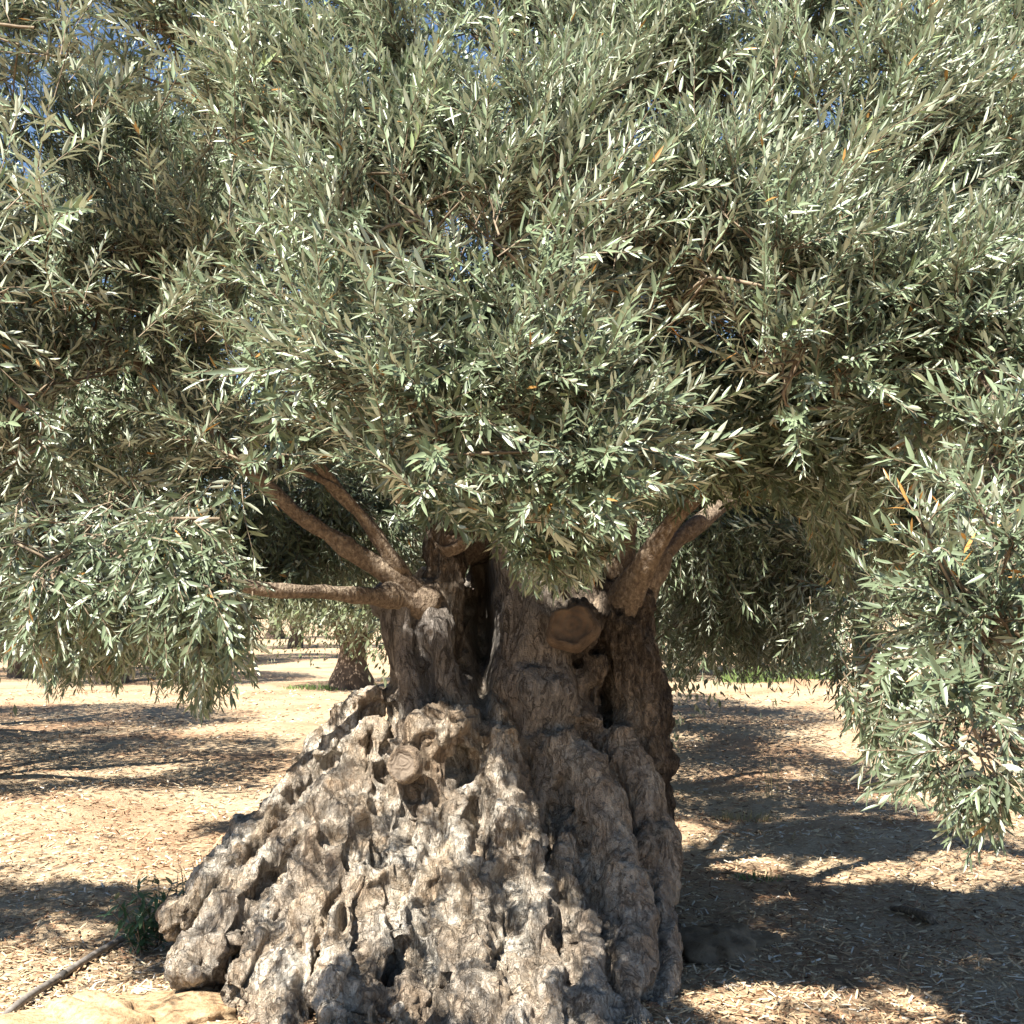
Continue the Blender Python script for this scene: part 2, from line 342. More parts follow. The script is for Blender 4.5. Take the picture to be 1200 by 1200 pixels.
# each column: zone, [(px, py, distance of its front surface, radius)]
COLS = [
 (KNOB, [(452, 812, 5.42, .085), (412, 838, 5.40, .105), (376, 895, 5.36, .12), (345, 945, 5.30, .12), (300, 1000, 5.24, .13), (250, 1045, 5.18, .13), (216, 1080, 5.15, .10)]),
 (KNOB, [(440, 860, 5.32, .10), (415, 910, 5.22, .11), (375, 965, 5.16, .12), (325, 1020, 5.10, .125), (280, 1070, 5.04, .13), (240, 1115, 5.0, .11), (225, 1150, 4.98, .09)]),
 (KNOB, [(435, 925, 5.20, .08), (405, 970, 5.10, .09), (365, 1030, 5.0, .105), (322, 1090, 4.93, .12), (285, 1150, 4.88, .10), (270, 1200, 4.86, .08)]),
 (KNOB, [(430, 890, 5.24, .075), (412, 975, 5.05, .075), (385, 1045, 4.93, .085), (355, 1110, 4.85, .10), (330, 1180, 4.79, .11), (320, 1260, 4.72, .12)]),
 (KNOB, [(440, 960, 5.12, .06), (424, 1030, 4.92, .06), (408, 1090, 4.82, .075), (398, 1170, 4.73, .09), (392, 1270, 4.65, .11)]),
 (KNOB, [(470, 920, 5.16, .06), (455, 980, 5.04, .065), (452, 1040, 4.92, .07), (440, 1100, 4.83, .08), (440, 1180, 4.73, .09), (436, 1270, 4.64, .1)]),
 (KNOB, [(502, 900, 5.14, .10), (498, 960, 5.05, .075), (492, 1020, 4.96, .08), (478, 1065, 4.90, .075), (470, 1100, 4.86, .05)]),
 (KNOB, [(528, 930, 5.12, .06), (530, 985, 5.0, .085), (520, 1030, 4.93, .09), (512, 1075, 4.88, .07), (522, 1110, 4.82, .055), (528, 1150, 4.78, .05), (515, 1200, 4.72, .06), (500, 1270, 4.65, .08)]),
 (KNOB, [(470, 1150, 4.76, .06), (475, 1210, 4.7, .08), (470, 1270, 4.62, .1)]),
 (KNOB, [(582, 860, 5.22, .12), (582, 915, 5.12, .115), (600, 965, 5.03, .10), (622, 1010, 4.97, .085), (634, 1050, 4.92, .08), (632, 1095, 4.84, .08), (638, 1140, 4.76, .095), (648, 1190, 4.70, .11), (655, 1260, 4.62, .13)]),
 (KNOB, [(566, 1055, 4.90, .065), (552, 1090, 4.83, .085), (548, 1140, 4.75, .09), (560, 1195, 4.68, .11), (570, 1270, 4.6, .13)]),
 (KNOB, [(598, 1130, 4.80, .08), (602, 1190, 4.70, .10), (610, 1270, 4.6, .12)]),
 (MIXED, [(655, 870, 5.24, .14), (688, 930, 5.15, .125), (712, 985, 5.06, .105), (734, 1040, 4.98, .10), (738, 1100, 4.90, .105), (730, 1160, 4.82, .11), (725, 1260, 4.72, .12)]),
 (MIXED, [(690, 1085, 4.86, .06), (690, 1130, 4.78, .08), (695, 1190, 4.72, .09), (700, 1270, 4.65, .1)]),
 (MIXED, [(722, 860, 5.36, .13), (745, 925, 5.30, .12), (762, 985, 5.24, .11), (770, 1040, 5.17, .10), (768, 1100, 5.08, .10), (760, 1160, 4.99, .10), (755, 1250, 4.88, .11)]),
 (KNOB, [(668, 960, 5.16, .05), (662, 1020, 5.05, .05), (668, 1080, 4.95, .05)]),
 # upper trunk
 (WOOD, [(478, 708, 5.46, .12), (474, 760, 5.44, .115), (482, 815, 5.40, .11), (500, 850, 5.36, .10)]),
 (WOOD, [(510, 720, 5.50, .10), (515, 780, 5.46, .10), (528, 835, 5.42, .08)]),
 (BARK, [(522, 600, 5.66, .085), (520, 650, 5.60, .095), (522, 730, 5.60, .085), (530, 800, 5.56, .06)]),
 (WOOD, [(604, 540, 5.60, .07), (609, 610, 5.52, .125), (619, 680, 5.46, .15), (633, 750, 5.40, .175), (643, 820, 5.34, .195), (640, 870, 5.30, .18)]),
 (BARK, [(712, 690, 5.62, .13), (728, 730, 5.52, .15), (738, 780, 5.48, .14), (745, 840, 5.50, .12), (762, 900, 5.45, .09)]),
 (BARK, [(700, 770, 5.45, .07), (690, 810, 5.42, .07), (690, 850, 5.36, .09)]),
 (BARK, [(755, 790, 5.65, .10), (762, 850, 5.62, .10), (765, 920, 5.55, .10), (772, 990, 5.45, .10)]),
 (BARK, [(660, 690, 5.62, .10), (670, 760, 5.52, .12)]),
]
def colpath(c):
    pts = c[1]
    P = np.array([at(px, py, d + r - 0.42 * min(max((py - 950) / 260, 0), 1.3) ** 1.3) for px, py, d, r in pts]); R = np.array([p[3] for p in pts])
    return P, R
mb = MB(); zones = []
for k, c in enumerate(COLS):
    P, R = colpath(c); P, R = resample(P, R, 0.05)
    R = R * (1 + 0.22 * vnoise(P * 7.0 + k * 3.1, k))
    P = P + 0.016 * np.stack([vnoise(P * 6.0, 40 + k), vnoise(P * 6.0, 80 + k), vnoise(P * 6.0, 120 + k)], -1)
    V, Q, T = tube(P, R, 14, True); mb.add(V, Q, T)
    zones.append((c[0], P, R))
# core and the sides that face away
core = [((0.04, 6.18, 2.0), .22), ((0.04, 6.15, 1.7), .29), ((0.03, 6.05, 1.3), .38), ((-0.02, 5.85, 0.95), .48), ((-0.12, 5.75, 0.55), .58), ((-0.22, 5.65, 0.15), .78), ((-0.25, 5.6, -0.25), .85)]
P, R = resample([c[0] for c in core], [c[1] for c in core], 0.06); V, Q, T = tube(P, R, 24, True, 0.1, 3); mb.add(V, Q, T); zones.append((WOOD, P, R * 0.9))
P, R = resample([(-0.5, 5.6, 0.9), (-0.8, 5.5, 0.5), (-1.05, 5.4, 0.15), (-1.15, 5.35, -0.25)], [.25, .33, .36, .38], 0.06); V, Q, T = tube(P, R, 20, True, 0.1, 5); mb.add(V, Q, T); zones.append((KNOB, P, R * 0.9))
for k in range(11):
    a = math.radians(-15 + k * 22)                                # right side, back, far left
    ca, sa = math.cos(a), math.sin(a)
    pts = [(0.02 + 0.36 * ca, 5.95 + 0.36 * sa, 1.5 + 0.25 * math.sin(k * 2.3)), (0.0 + 0.5 * ca, 5.9 + 0.45 * sa, 1.0), (-0.05 + 0.62 * ca, 5.85 + 0.6 * sa, 0.5), (-0.1 + 0.85 * ca, 5.8 + 0.85 * sa, 0.1), (-0.1 + 1.0 * ca, 5.8 + 1.0 * sa, -0.2)]
    if k < 2: pts = [(0.02 + (p[0] - 0.02) * 0.86, p[1], p[2]) for p in pts]
    P, R = resample(pts, [.12, .14, .14, .15, .12], 0.06); V, Q, T = tube(P, R * (1 + 0.15 * vnoise(P * 6, k)), 12); mb.add(V, Q, T); zones.append((BARK if k < 3 else KNOB, P, R))
for pts, rr in (([(-.38, 5.62, .95), (-.55, 5.42, .5), (-.7, 5.14, .1), (-.75, 5.0, -.25)], [.24, .32, .38, .42]), ([(-.1, 5.6, .95), (-.15, 5.42, .5), (-.2, 5.02, .1), (-.2, 4.88, -.25)], [.26, .34, .42, .46]), ([(.2, 5.66, .95), (.22, 5.5, .5), (.2, 5.08, .1), (.2, 4.96, -.25)], [.26, .33, .38, .42])):
    P, R = resample(pts, rr, 0.06); V, Q, T = tube(P, R, 20, True, .12, 9); mb.add(V, Q, T); zones.append((KNOB, P, R * .85))
# burl, shoulders, knobs
def blob(px, py, d, r, z=KNOB, s=(1, 1, 1)):
    c = at(px, py, d + r * s[1]); V, Q, T = sphere(c, np.array(s) * r); mb.add(V, Q, T); zones.append((z, c[None], np.array([r])))
blob(516, 858, 5.10, .165, KNOB, (1.25, 1, .72)); blob(478, 884, 5.12, .105, KNOB); blob(545, 862, 5.16, .09)
blob(432, 862, 5.26, .09); blob(455, 705, 5.50, .09, WOOD); blob(740, 705, 5.55, .11, BARK); blob(768, 830, 5.70, .075, BARK)
blob(775, 848, 5.75, .06, BARK); blob(672, 735, 5.36, .125, BARK); blob(208, 1078, 5.08, .10); blob(240, 1060, 5.08, .11)
blob(262, 1150, 4.84, .075); blob(300, 1165, 4.82, .07); blob(600, 955, 4.96, .085); blob(640, 1150, 4.70, .085); blob(560, 1070, 4.86, .08)
blob(322, 950, 5.26, .06); blob(785, 905, 5.6, .03, BARK)
r2 = np.random.default_rng(4)
for k in range(170):                                              # nodules over the flared foot
    z, P, R = zones[r2.integers(0, 12)]
    j = r2.integers(len(P) // 4, len(P)); n = np.array((r2.normal(0, .6), -1, r2.normal(0.2, .5))); n /= np.linalg.norm(n)
    r = r2.uniform(.018, .05); c = P[j] + n * (R[j] * 0.92); V, Q, T = sphere(c, (r, r, r * r2.uniform(.8, 1.5)), 8, 6); mb.add(V, Q, T)
me0 = mb.mesh('trunk_raw', None); o0 = bpy.data.objects.new('trunk_raw', me0); col.objects.link(o0)
md = o0.modifiers.new('r', 'REMESH'); md.mode = 'VOXEL'; md.voxel_size = 0.0114; md.use_smooth_shade = True
sm = o0.modifiers.new('s', 'SMOOTH'); sm.factor = 0.5; sm.iterations = 3
dg = bpy.context.evaluated_depsgraph_get(); me = bpy.data.meshes.new_from_object(o0.evaluated_get(dg))
bpy.data.objects.remove(o0); bpy.data.meshes.remove(me0)
nv = len(me.vertices); V = np.empty(nv * 3, np.float32); me.vertices.foreach_get('co', V); V = V.reshape(-1, 3).astype(float)
Nn = np.empty(nv * 3, np.float32); me.vertex_normals.foreach_get('vector', Nn); Nn = Nn.reshape(-1, 3).astype(float)
# zone weights by the nearest column
wob = 0.05 * np.stack([vnoise(V * 5, 7), vnoise(V * 5, 8), vnoise(V * 5, 9)], -1)
d1 = np.full(nv, 9.0, np.float32); d2 = np.full(nv, 9.0, np.float32)
wsum = np.zeros(nv); zw = np.zeros((nv, 3)); Vw = (V + wob).astype(np.float32)
for zi, (z, P, R) in enumerate(zones):
    dmin = np.full(nv, 9.0, np.float32)
    for j in range(0, len(P), 2):
        dmin = np.minimum(dmin, np.sqrt(((Vw - P[j].astype(np.float32)) ** 2).sum(1)) - R[j])
    if zi < len(COLS): d2 = np.minimum(d2, np.maximum(d1, dmin)); d1 = np.minimum(d1, dmin)
    w = np.exp(-np.clip(dmin, -0.05, 1.5) / 0.035); wsum += w; zw += w[:, None] * np.array(z)
zw /= wsum[:, None] + 1e-12
# displacement
knob = zw[:, 0:1]; wood = zw[:, 1:2]; bark = zw[:, 2:3]
ns = lambda p, o, s: fbm(p, o, s)[:, None]
warp = V + 0.05 * np.stack([vnoise(V * 9, 1), vnoise(V * 9, 2), vnoise(V * 9, 3)], -1)
f1, f2 = worley(warp * np.array((11, 11, 6.5)), 3); f3, f4 = worley(warp * np.array((27, 27, 19)), 6)
lump = (0.45 - f1)[:, None]; lump2 = (0.45 - f3)[:, None]
crease = np.exp(-((f2 - f1) / 0.10) ** 2)[:, None]
groove = (np.exp(-((d2 - d1) / 0.028) ** 2) * (d1 < 0.08))[:, None]
fib = (1 - np.abs(fbm(V * np.array((8, 8, 1.9)) + 0.9 * wob, 5, 61)))[:, None]
d = -0.042 * groove * (0.35 + 0.65 * (1 - bark)) + knob * (0.060 * (fib - 0.72) + 0.010 * lump + 0.012 * lump2 + 0.026 * ns(V * 5, 4, 21) + 0.008 * ns(V * np.array((26, 26, 10)), 4, 22) + 0.003 * ns(V * 70, 2, 23) - 0.006 * crease)
rid = 1 - np.abs(fbm(V * np.array((9, 9, 1.6)) + 0.3 * wob, 3, 31))[:, None]
d = d + wood * (0.036 * ns(V * np.array((5, 5, 3)), 4, 33) + 0.026 * (rid - 0.6) + 0.006 * ns(V * np.array((40, 40, 9)), 3, 35))
rb = 1 - np.abs(fbm(V * np.array((16, 16, 4.2)) + 1.2 * wob, 4, 41))[:, None]
d = d + bark * (0.045 * (rb - 0.7) + 0.018 * ns(V * 8, 4, 43) + 0.007 * ns(V * 34, 3, 44))
# hollows: (px, py, distance, radius px x, radius px y, depth)
for px, py, dd, rx, ry, dep in [(541, 905, 5.1, 9, 26, .10), (660, 925, 5.15, 8, 15, .07), (490, 1138, 4.6, 14, 30, .09), (656, 1060, 4.9, 9, 46, .10), (592, 1050, 4.9, 14, 36, .07), (515, 1190, 4.6, 8, 28, .12), (432, 990, 5.05, 7, 30, .09), (400, 1085, 4.9, 7, 26, .10), (563, 740, 5.5, 13, 110, .40), (700, 822, 5.45, 14, 18, .14), (556, 965, 5.02, 10, 34, .12), (350, 1130, 4.9, 7, 30, .08), (520, 970, 5.05, 6, 26, .08), (715, 1120, 4.9, 6, 40, .06), (250, 1185, 4.9, 40, 26, .22), (700, 1050, 5.0, 10, 40, .06)]:
    qx, qy = project(V); w = np.exp(-(((qx - px) / rx) ** 2 + ((qy - py) / ry) ** 2) ** 1.5) * (V[:, 1] < dd + 0.55) * (Nn[:, 1] < 0.35)
    V[:, 1] += w * dep; d *= (1 - 0.4 * w)[:, None]
V = V + Nn * d
zs = zw.copy()                                                     # soften zone borders with noise
me.vertices.foreach_set('co', (V - BASE).astype(np.float32).ravel())
me.attributes.new('zone', 'FLOAT_VECTOR', 'POINT').data.foreach_set('vector', zs.astype(np.float32).ravel())
me.polygons.foreach_set('use_smooth', np.ones(len(me.polygons), bool)); me.materials.clear(); me.materials.append(M['trunk']); me.update()
me.name = 'trunk'
import bmesh
bm = bmesh.new(); bm.from_mesh(me); bmesh.ops.delete(bm, geom=[v for v in bm.verts if v.co.z < -0.10], context='VERTS'); bm.to_mesh(me); bm.free()
trunk = obj('trunk', me, tree)
print('trunk faces', len(me.polygons))

def cut_face(name, c, n, r, mat, rim, parent, seed=0, rough=0.1):
    """sawn end of a pruned branch: a short bark collar and a slightly domed ringed face"""
    n = np.asarray(n, float); n /= np.linalg.norm(n)
    q = Vector(n).to_track_quat('Z', 'Y'); a = np.arange(32) * 2 * math.pi / 32
    rr = r * (1 + rough * np.array([math.sin(2 * x + seed) * 0.6 + 0.4 * math.sin(5 * x + seed * 2) for x in a]))
    rows = []
    for f, z in ((1.45, -0.95 * r), (1.36, -0.28 * r), (1.20, 0.07 * r), (1.05, 0.05 * r), (0.96, -0.09 * r), (0.55, -0.06 * r), (0.2, -0.07 * r)):
        rows.append(np.stack((rr * f * np.cos(a), rr * f * np.sin(a), np.full(32, z)), -1))
    Vv = np.concatenate(rows + [np.array([[0, 0, 0.03 * r]])]); i = np.arange(6)[:, None] * 32; j = np.arange(32)[None]; k = (j + 1) % 32
    Q = np.stack((i + j, i + k, i + 32 + k, i + 32 + j), -1).reshape(-1, 4); T = np.stack((6 * 32 + np.arange(32), 6 * 32 + (np.arange(32) + 1) % 32, np.full(32, 224)), -1)
    Vv += 0.03 * r * np.stack([fbm(Vv / r * 3, 3, seed + s) for s in (1, 2, 3)], -1)
    m = mesh(name, Vv, [Q, T], mat); m.materials.append(rim)
    mi = np.zeros(len(m.polygons), np.int32); mi[:96] = 1; m.polygons.foreach_set('material_index', mi)
    o = obj(name, m, parent, np.asarray(c) - BASE); o.rotation_mode = 'QUATERNION'; o.rotation_quaternion = q
    return o
tag(cut_face('cut_branch_stub', at(670, 733, 5.22), (-0.12, -0.9, 0.22), 0.078, M['cut'], M['trunk_bark'], trunk, 1, .15), 'brown sawn branch stub on the upper trunk')
tag(cut_face('cut_branch_stub', at(471, 896, 5.03), (-0.25, -0.93, 0.12), 0.055, M['oldcut'], M['limb'], trunk, 5, 0.06), 'small round sawn knot below the burl')
tag(cut_face('cut_branch_stub', at(525, 628, 5.62), (-0.3, -0.75, 0.45), 0.06, M['cut'], M['limb'], trunk, 8, 0.1), 'brown sawn top of the broken bark column')

#%%PART2
# ------------------------------------------------------------------ limbs
LIMBS = [
 [(500, 705, 5.62, .075), (462, 697, 5.48, .056), (440, 698, 5.38, .046), (390, 693, 5.2, .038), (320, 690, 5.0, .034), (250, 676, 4.9, .03), (200, 650, 4.8, .02)],
 [(490, 705, 5.62, .07), (466, 676, 5.50, .05), (425, 655, 5.42, .042), (370, 618, 5.3, .036), (310, 565, 5.15, .03), (220, 480, 5.0, .026), (120, 390, 4.8, .018)],
 [(476, 690, 5.55, .05), (450, 640, 5.45, .036), (420, 600, 5.4, .031), (385, 565, 5.3, .028), (330, 480, 5.0, .022), (280, 380, 4.5, .014)],
 [(468, 672, 5.48, .03), (438, 622, 5.4, .019), (405, 585, 5.32, .016), (372, 562, 5.25, .014), (330, 540, 5.1, .01)],
 [(725, 720, 5.72, .12), (742, 685, 5.58, .07), (766, 643, 5.48, .047), (800, 598, 5.40, .037), (850, 562, 5.3, .032), (920, 535, 5.1, .036), (1030, 500, 4.8, .03), (1140, 420, 4.1, .025), (1190, 300, 3.7, .016)],
 [(720, 715, 5.76, .10), (728, 660, 5.7, .062), (732, 600, 5.65, .05), (760, 500, 5.5, .042), (820, 380, 5.1, .032), (880, 220, 4.5, .02)],
 [(745, 700, 5.7, .07), (790, 640, 5.75, .042), (850, 590, 5.95, .05), (930, 560, 6.4, .04), (960, 600, 6.9, .03), (940, 660, 7.2, .016)],
 [(600, 600, 5.65, .10), (600, 520, 5.55, .075), (590, 430, 5.3, .055), (580, 330, 4.8, .042), (600, 250, 4.3, .03), (620, 200, 3.9, .018)],
 [(530, 640, 5.75, .09), (515, 560, 5.65, .06), (470, 440, 5.3, .045), (420, 300, 4.8, .034), (390, 150, 4.4, .02)],
 [(620, 600, 5.8, .08), (640, 480, 5.8, .06), (660, 300, 5.7, .045), (650, 100, 5.4, .03), (640, -60, 5.3, .02)],
 [(560, 640, 6.0, .09), (520, 560, 6.4, .06), (440, 500, 6.9, .045), (330, 540, 7.3, .03), (280, 600, 7.5, .018)],
 [(650, 640, 6.1, .09), (680, 540, 6.6, .06), (700, 450, 7.2, .045), (720, 400, 7.8, .03)],
 [(830, 560, 5.3, .034), (920, 480, 4.6, .028), (1030, 420, 3.8, .016), (1120, 420, 3.2, .011), (1165, 500, 2.85, .007), (1160, 650, 2.65, .005), (1150, 800, 2.55, .003)],
]
limb_pts = []
for k, L in enumerate(LIMBS):
    P, R = resample([at(a, b, d) for a, b, d, r in L], [l[3] for l in L], 0.06)
    P = P + 0.02 * np.stack([vnoise(P * 4, 200 + k), vnoise(P * 4, 230 + k), vnoise(P * 4, 260 + k)], -1) * np.linspace(0.2, 1, len(P))[:, None]
    R = R * (1 + .25 * np.exp(-np.linalg.norm(P - P[0], axis=1) / .12)) * (1 + .25 * np.maximum(0, vnoise(P * 5, 300 + k)) ** 2)
    V, Q, T = tube(P, R * (1 + 0.14 * vnoise(P * 9, k)), 18, True, 0.22, k)
    b = MB(); b.add(V, Q, T); obj('limb', b.mesh('limb', M['limb'], BASE), tree)
    limb_pts.append(P[len(P) // 3:])
limb_all = np.concatenate(limb_pts)

# ------------------------------------------------------------------ leaves and shoots
def leaf_shape(w, curve, fold, mid=True):
    xs = (0.0, 0.3, 0.68, 1.0); ws = (0.0, w, w * 0.82, 0.0); z = lambda x: -curve * x * x
    if mid == 2:
        V = [(0, 0, 0), (.45, w * 1.1, fold * w), (1, 0, z(1) * .7), (.45, -w * 1.1, fold * w)]; T = [(0, 2, 1), (0, 3, 2)]
    elif mid:
        V = [(0, 0, 0), (.3, w, z(.3) + fold * w), (.3, 0, z(.3)), (.3, -w, z(.3) + fold * w), (.68, w * .82, z(.68) + fold * w * .8), (.68, 0, z(.68)), (.68, -w * .82, z(.68) + fold * w * .8), (1, 0, z(1))]
        T = [(0, 2, 1), (0, 3, 2), (1, 2, 5), (1, 5, 4), (2, 3, 6), (2, 6, 5), (4, 5, 7), (5, 6, 7)]
    else:
        V = [(0, 0, 0), (.3, w, z(.3) * .6 + fold * w), (.68, w * .84, z(.68) * .8 + fold * w * .8), (1, 0, z(1) * .7), (.3, -w, z(.3) * .6 + fold * w), (.68, -w * .84, z(.68) * .8 + fold * w * .8)]
        T = [(0, 2, 1), (0, 3, 2), (0, 4, 5), (0, 5, 3)]
    return np.array(V), np.array(T)

def make_shoot(r, length, leaf_len, mid, bend, gap=0.019):
    """a shoot along +X: list of leaf matrices (4x4 with scale), stem path"""
    n = int(length / gap); s = np.linspace(0, 1, 3)
    yaw = r.normal(0, 0.15)
    stem = np.stack((length * s, length * yaw * s * s, -bend * length * s * s), -1)
    leaves = []; phi = r.uniform(0, math.pi)
    for k in range(n):
        f = (k + 0.7) / n
        if f < 0.1 and r.random() < 0.5: continue
        p = np.array((length * f, length * yaw * f * f, -bend * length * f * f))
        td = np.array((1, 2 * yaw * f, -2 * bend * f)); td /= np.linalg.norm(td)
        phi += math.pi / 2 + r.normal(0, 0.2)
        for sgn in (0, math.pi):
            if r.random() < 0.14: continue
            a = math.radians(r.normal(44, 10) - 22 * f ** 3); ph = phi + sgn + r.normal(0, 0.2)
            e1 = np.cross(td, (0, 1, 0.05)); e1 /= np.linalg.norm(e1); e2 = np.cross(td, e1)
            rad = e1 * math.cos(ph) + e2 * math.sin(ph)
            d = td * math.cos(a) + rad * math.sin(a)
            nrm = td * math.sin(a) - rad * math.cos(a) + np.array((0, 0, 0.75)) + r.normal(0, 0.25, 3)
            if r.random() < 0.09: nrm = -nrm
            nrm -= d * (nrm @ d); nrm /= np.linalg.norm(nrm); y = np.cross(nrm, d)
            L = leaf_len * r.uniform(0.72, 1.12) * (1 - 0.42 * f ** 4) * (0.8 + 0.2 * min(1, f * 5))
            m = np.eye(4); m[:3, 0] = d * L; m[:3, 1] = y * L; m[:3, 2] = nrm * L; m[:3, 3] = p
            leaves.append(m)
    a = math.radians(12); m = np.eye(4); m[:3, :3] *= leaf_len * 0.6; m[:3, 3] = stem[-1]; leaves.append(m)
    return leaves, stem

class Proto:
    def __init__(s, r, length, leaf_len, mid, bend, gap):
        s.leaves, s.stem = make_shoot(r, length, leaf_len, mid, bend, gap); s.mid = mid
        Vs, Ts, ids, n = [], [], [], 0
        s.kind = []
        for k, m in enumerate(s.leaves):
            kk = r.integers(0, 6); s.kind.append(kk)
            V, T = LEAFV[mid][kk]; V = V @ m[:3, :3].T + m[:3, 3]
            Vs.append(V); Ts.append(T + n); ids.append(np.full(len(V), k)); n += len(V)
        s.V = np.concatenate(Vs); s.T = np.concatenate(Ts); s.ids = np.concatenate(ids); s.nl = len(s.leaves)
        s.sV, s.sQ, _ = tube(s.stem, np.linspace(0.0023, 0.0009, len(s.stem)), 3, False)
rl = np.random.default_rng(3)
LEAFV = {m: [leaf_shape(w, c, f, m) for w, c, f in ((.084, .10, .35), (.096, .02, .3), (.076, .18, .45), (.102, .12, .25), (.088, -.06, .3), (.074, .26, .3))] for m in (True, False, 2)}
PR = {}
for key, mid, L0, L1, ll, gap in (('near', True, .09, .19, .062, .0165), ('fine', False, .20, .42, .068, .0175), ('mid', False, .20, .42, .074, .0205), ('rear', 2, .22, .44, .088, .030)):
    PR[key] = [Proto(rl, rl.uniform(L0, L1), ll * rl.uniform(.85, 1.12), mid, rl.uniform(-0.05, 0.42), gap) for _ in range(22)]

# foliage hangs no lower than this in front of / behind the trunk, so the trunk and the grove stay open to view
FRONT = np.array([(-400, 800), (0, 775), (60, 815), (140, 800), (170, 800), (240, 850), (296, 835), (322, 650), (345, 560), (400, 540), (450, 585), (500, 622), (575, 632), (600, 680), (640, 700), (700, 690), (722, 655), (755, 600), (850, 595), (940, 600), (975, 820), (1010, 930), (1060, 950), (1130, 1000), (1200, 965), (1600, 900)], float)
REAR = np.array([(-400, 780), (0, 770), (150, 775), (300, 765), (322, 705), (450, 700), (755, 700), (780, 800), (830, 795), (960, 815), (1000, 880), (1200, 860), (1600, 860)], float)
# open shafts in the crown where sunlight reaches the foot and the ground: (point, radius)
SHAFTS = [(at(px, py, d), r) for px, py, d, r in [
  (300, 1040, 5.1, .28), (370, 920, 5.3, .24), (415, 850, 5.35, .17), (440, 955, 5.1, .19), (525, 935, 5.08, .13), (380, 1060, 4.9, .25), (470, 890, 5.1, .16), (450, 1040, 4.9, .19), (330, 1140, 4.75, .22), (230, 1110, 5.0, .24), (515, 848, 5.1, .14),
  (520, 1000, 5.0, .10), (592, 935, 5.0, .11), (632, 1040, 4.9, .10), (640, 1110, 4.6, .14), (560, 1080, 4.8, .07), (590, 1180, 4.5, .15), (505, 1150, 4.5, .17), (555, 1120, 4.6, .12), (700, 1120, 4.8, .06), (420, 1160, 4.7, .14), (490, 1080, 4.8, .10),
  (120, 1180, 4.5, .30), (60, 1150, 4.7, .22), (200, 990, 7.6, .55), (60, 970, 8.2, .7), (150, 860, 14, 1.2), (950, 1180, 4.6, .22), (870, 1180, 4.65, .16), (1060, 1160, 4.8, .11), (1130, 1010, 7.2, .42), (1000, 1010, 7.3, .3), (870, 1005, 7.4, .2), (850, 870, 14, 1.0), (800, 1030, 6.8, .2),
  (470, 670, 5.4, .10), (380, 690, 5.2, .12), (765, 630, 5.4, .07), (1120, 700, 2.5, .30), (1120, 850, 2.45, .28), (268, 610, 3.95, .10), (270, 440, 3.7, .2)]]
SH_C = np.array([c for c, r in SHAFTS]); SH_R = np.array([r for c, r in SHAFTS])
def shaded_out(P):
    q = P[:, None] - SH_C[None]; tt = q @ SUN; dd = np.linalg.norm(q - tt[..., None] * SUN, axis=2)
    return ~((tt > 0.45) & (dd < SH_R + .045)).any(1)

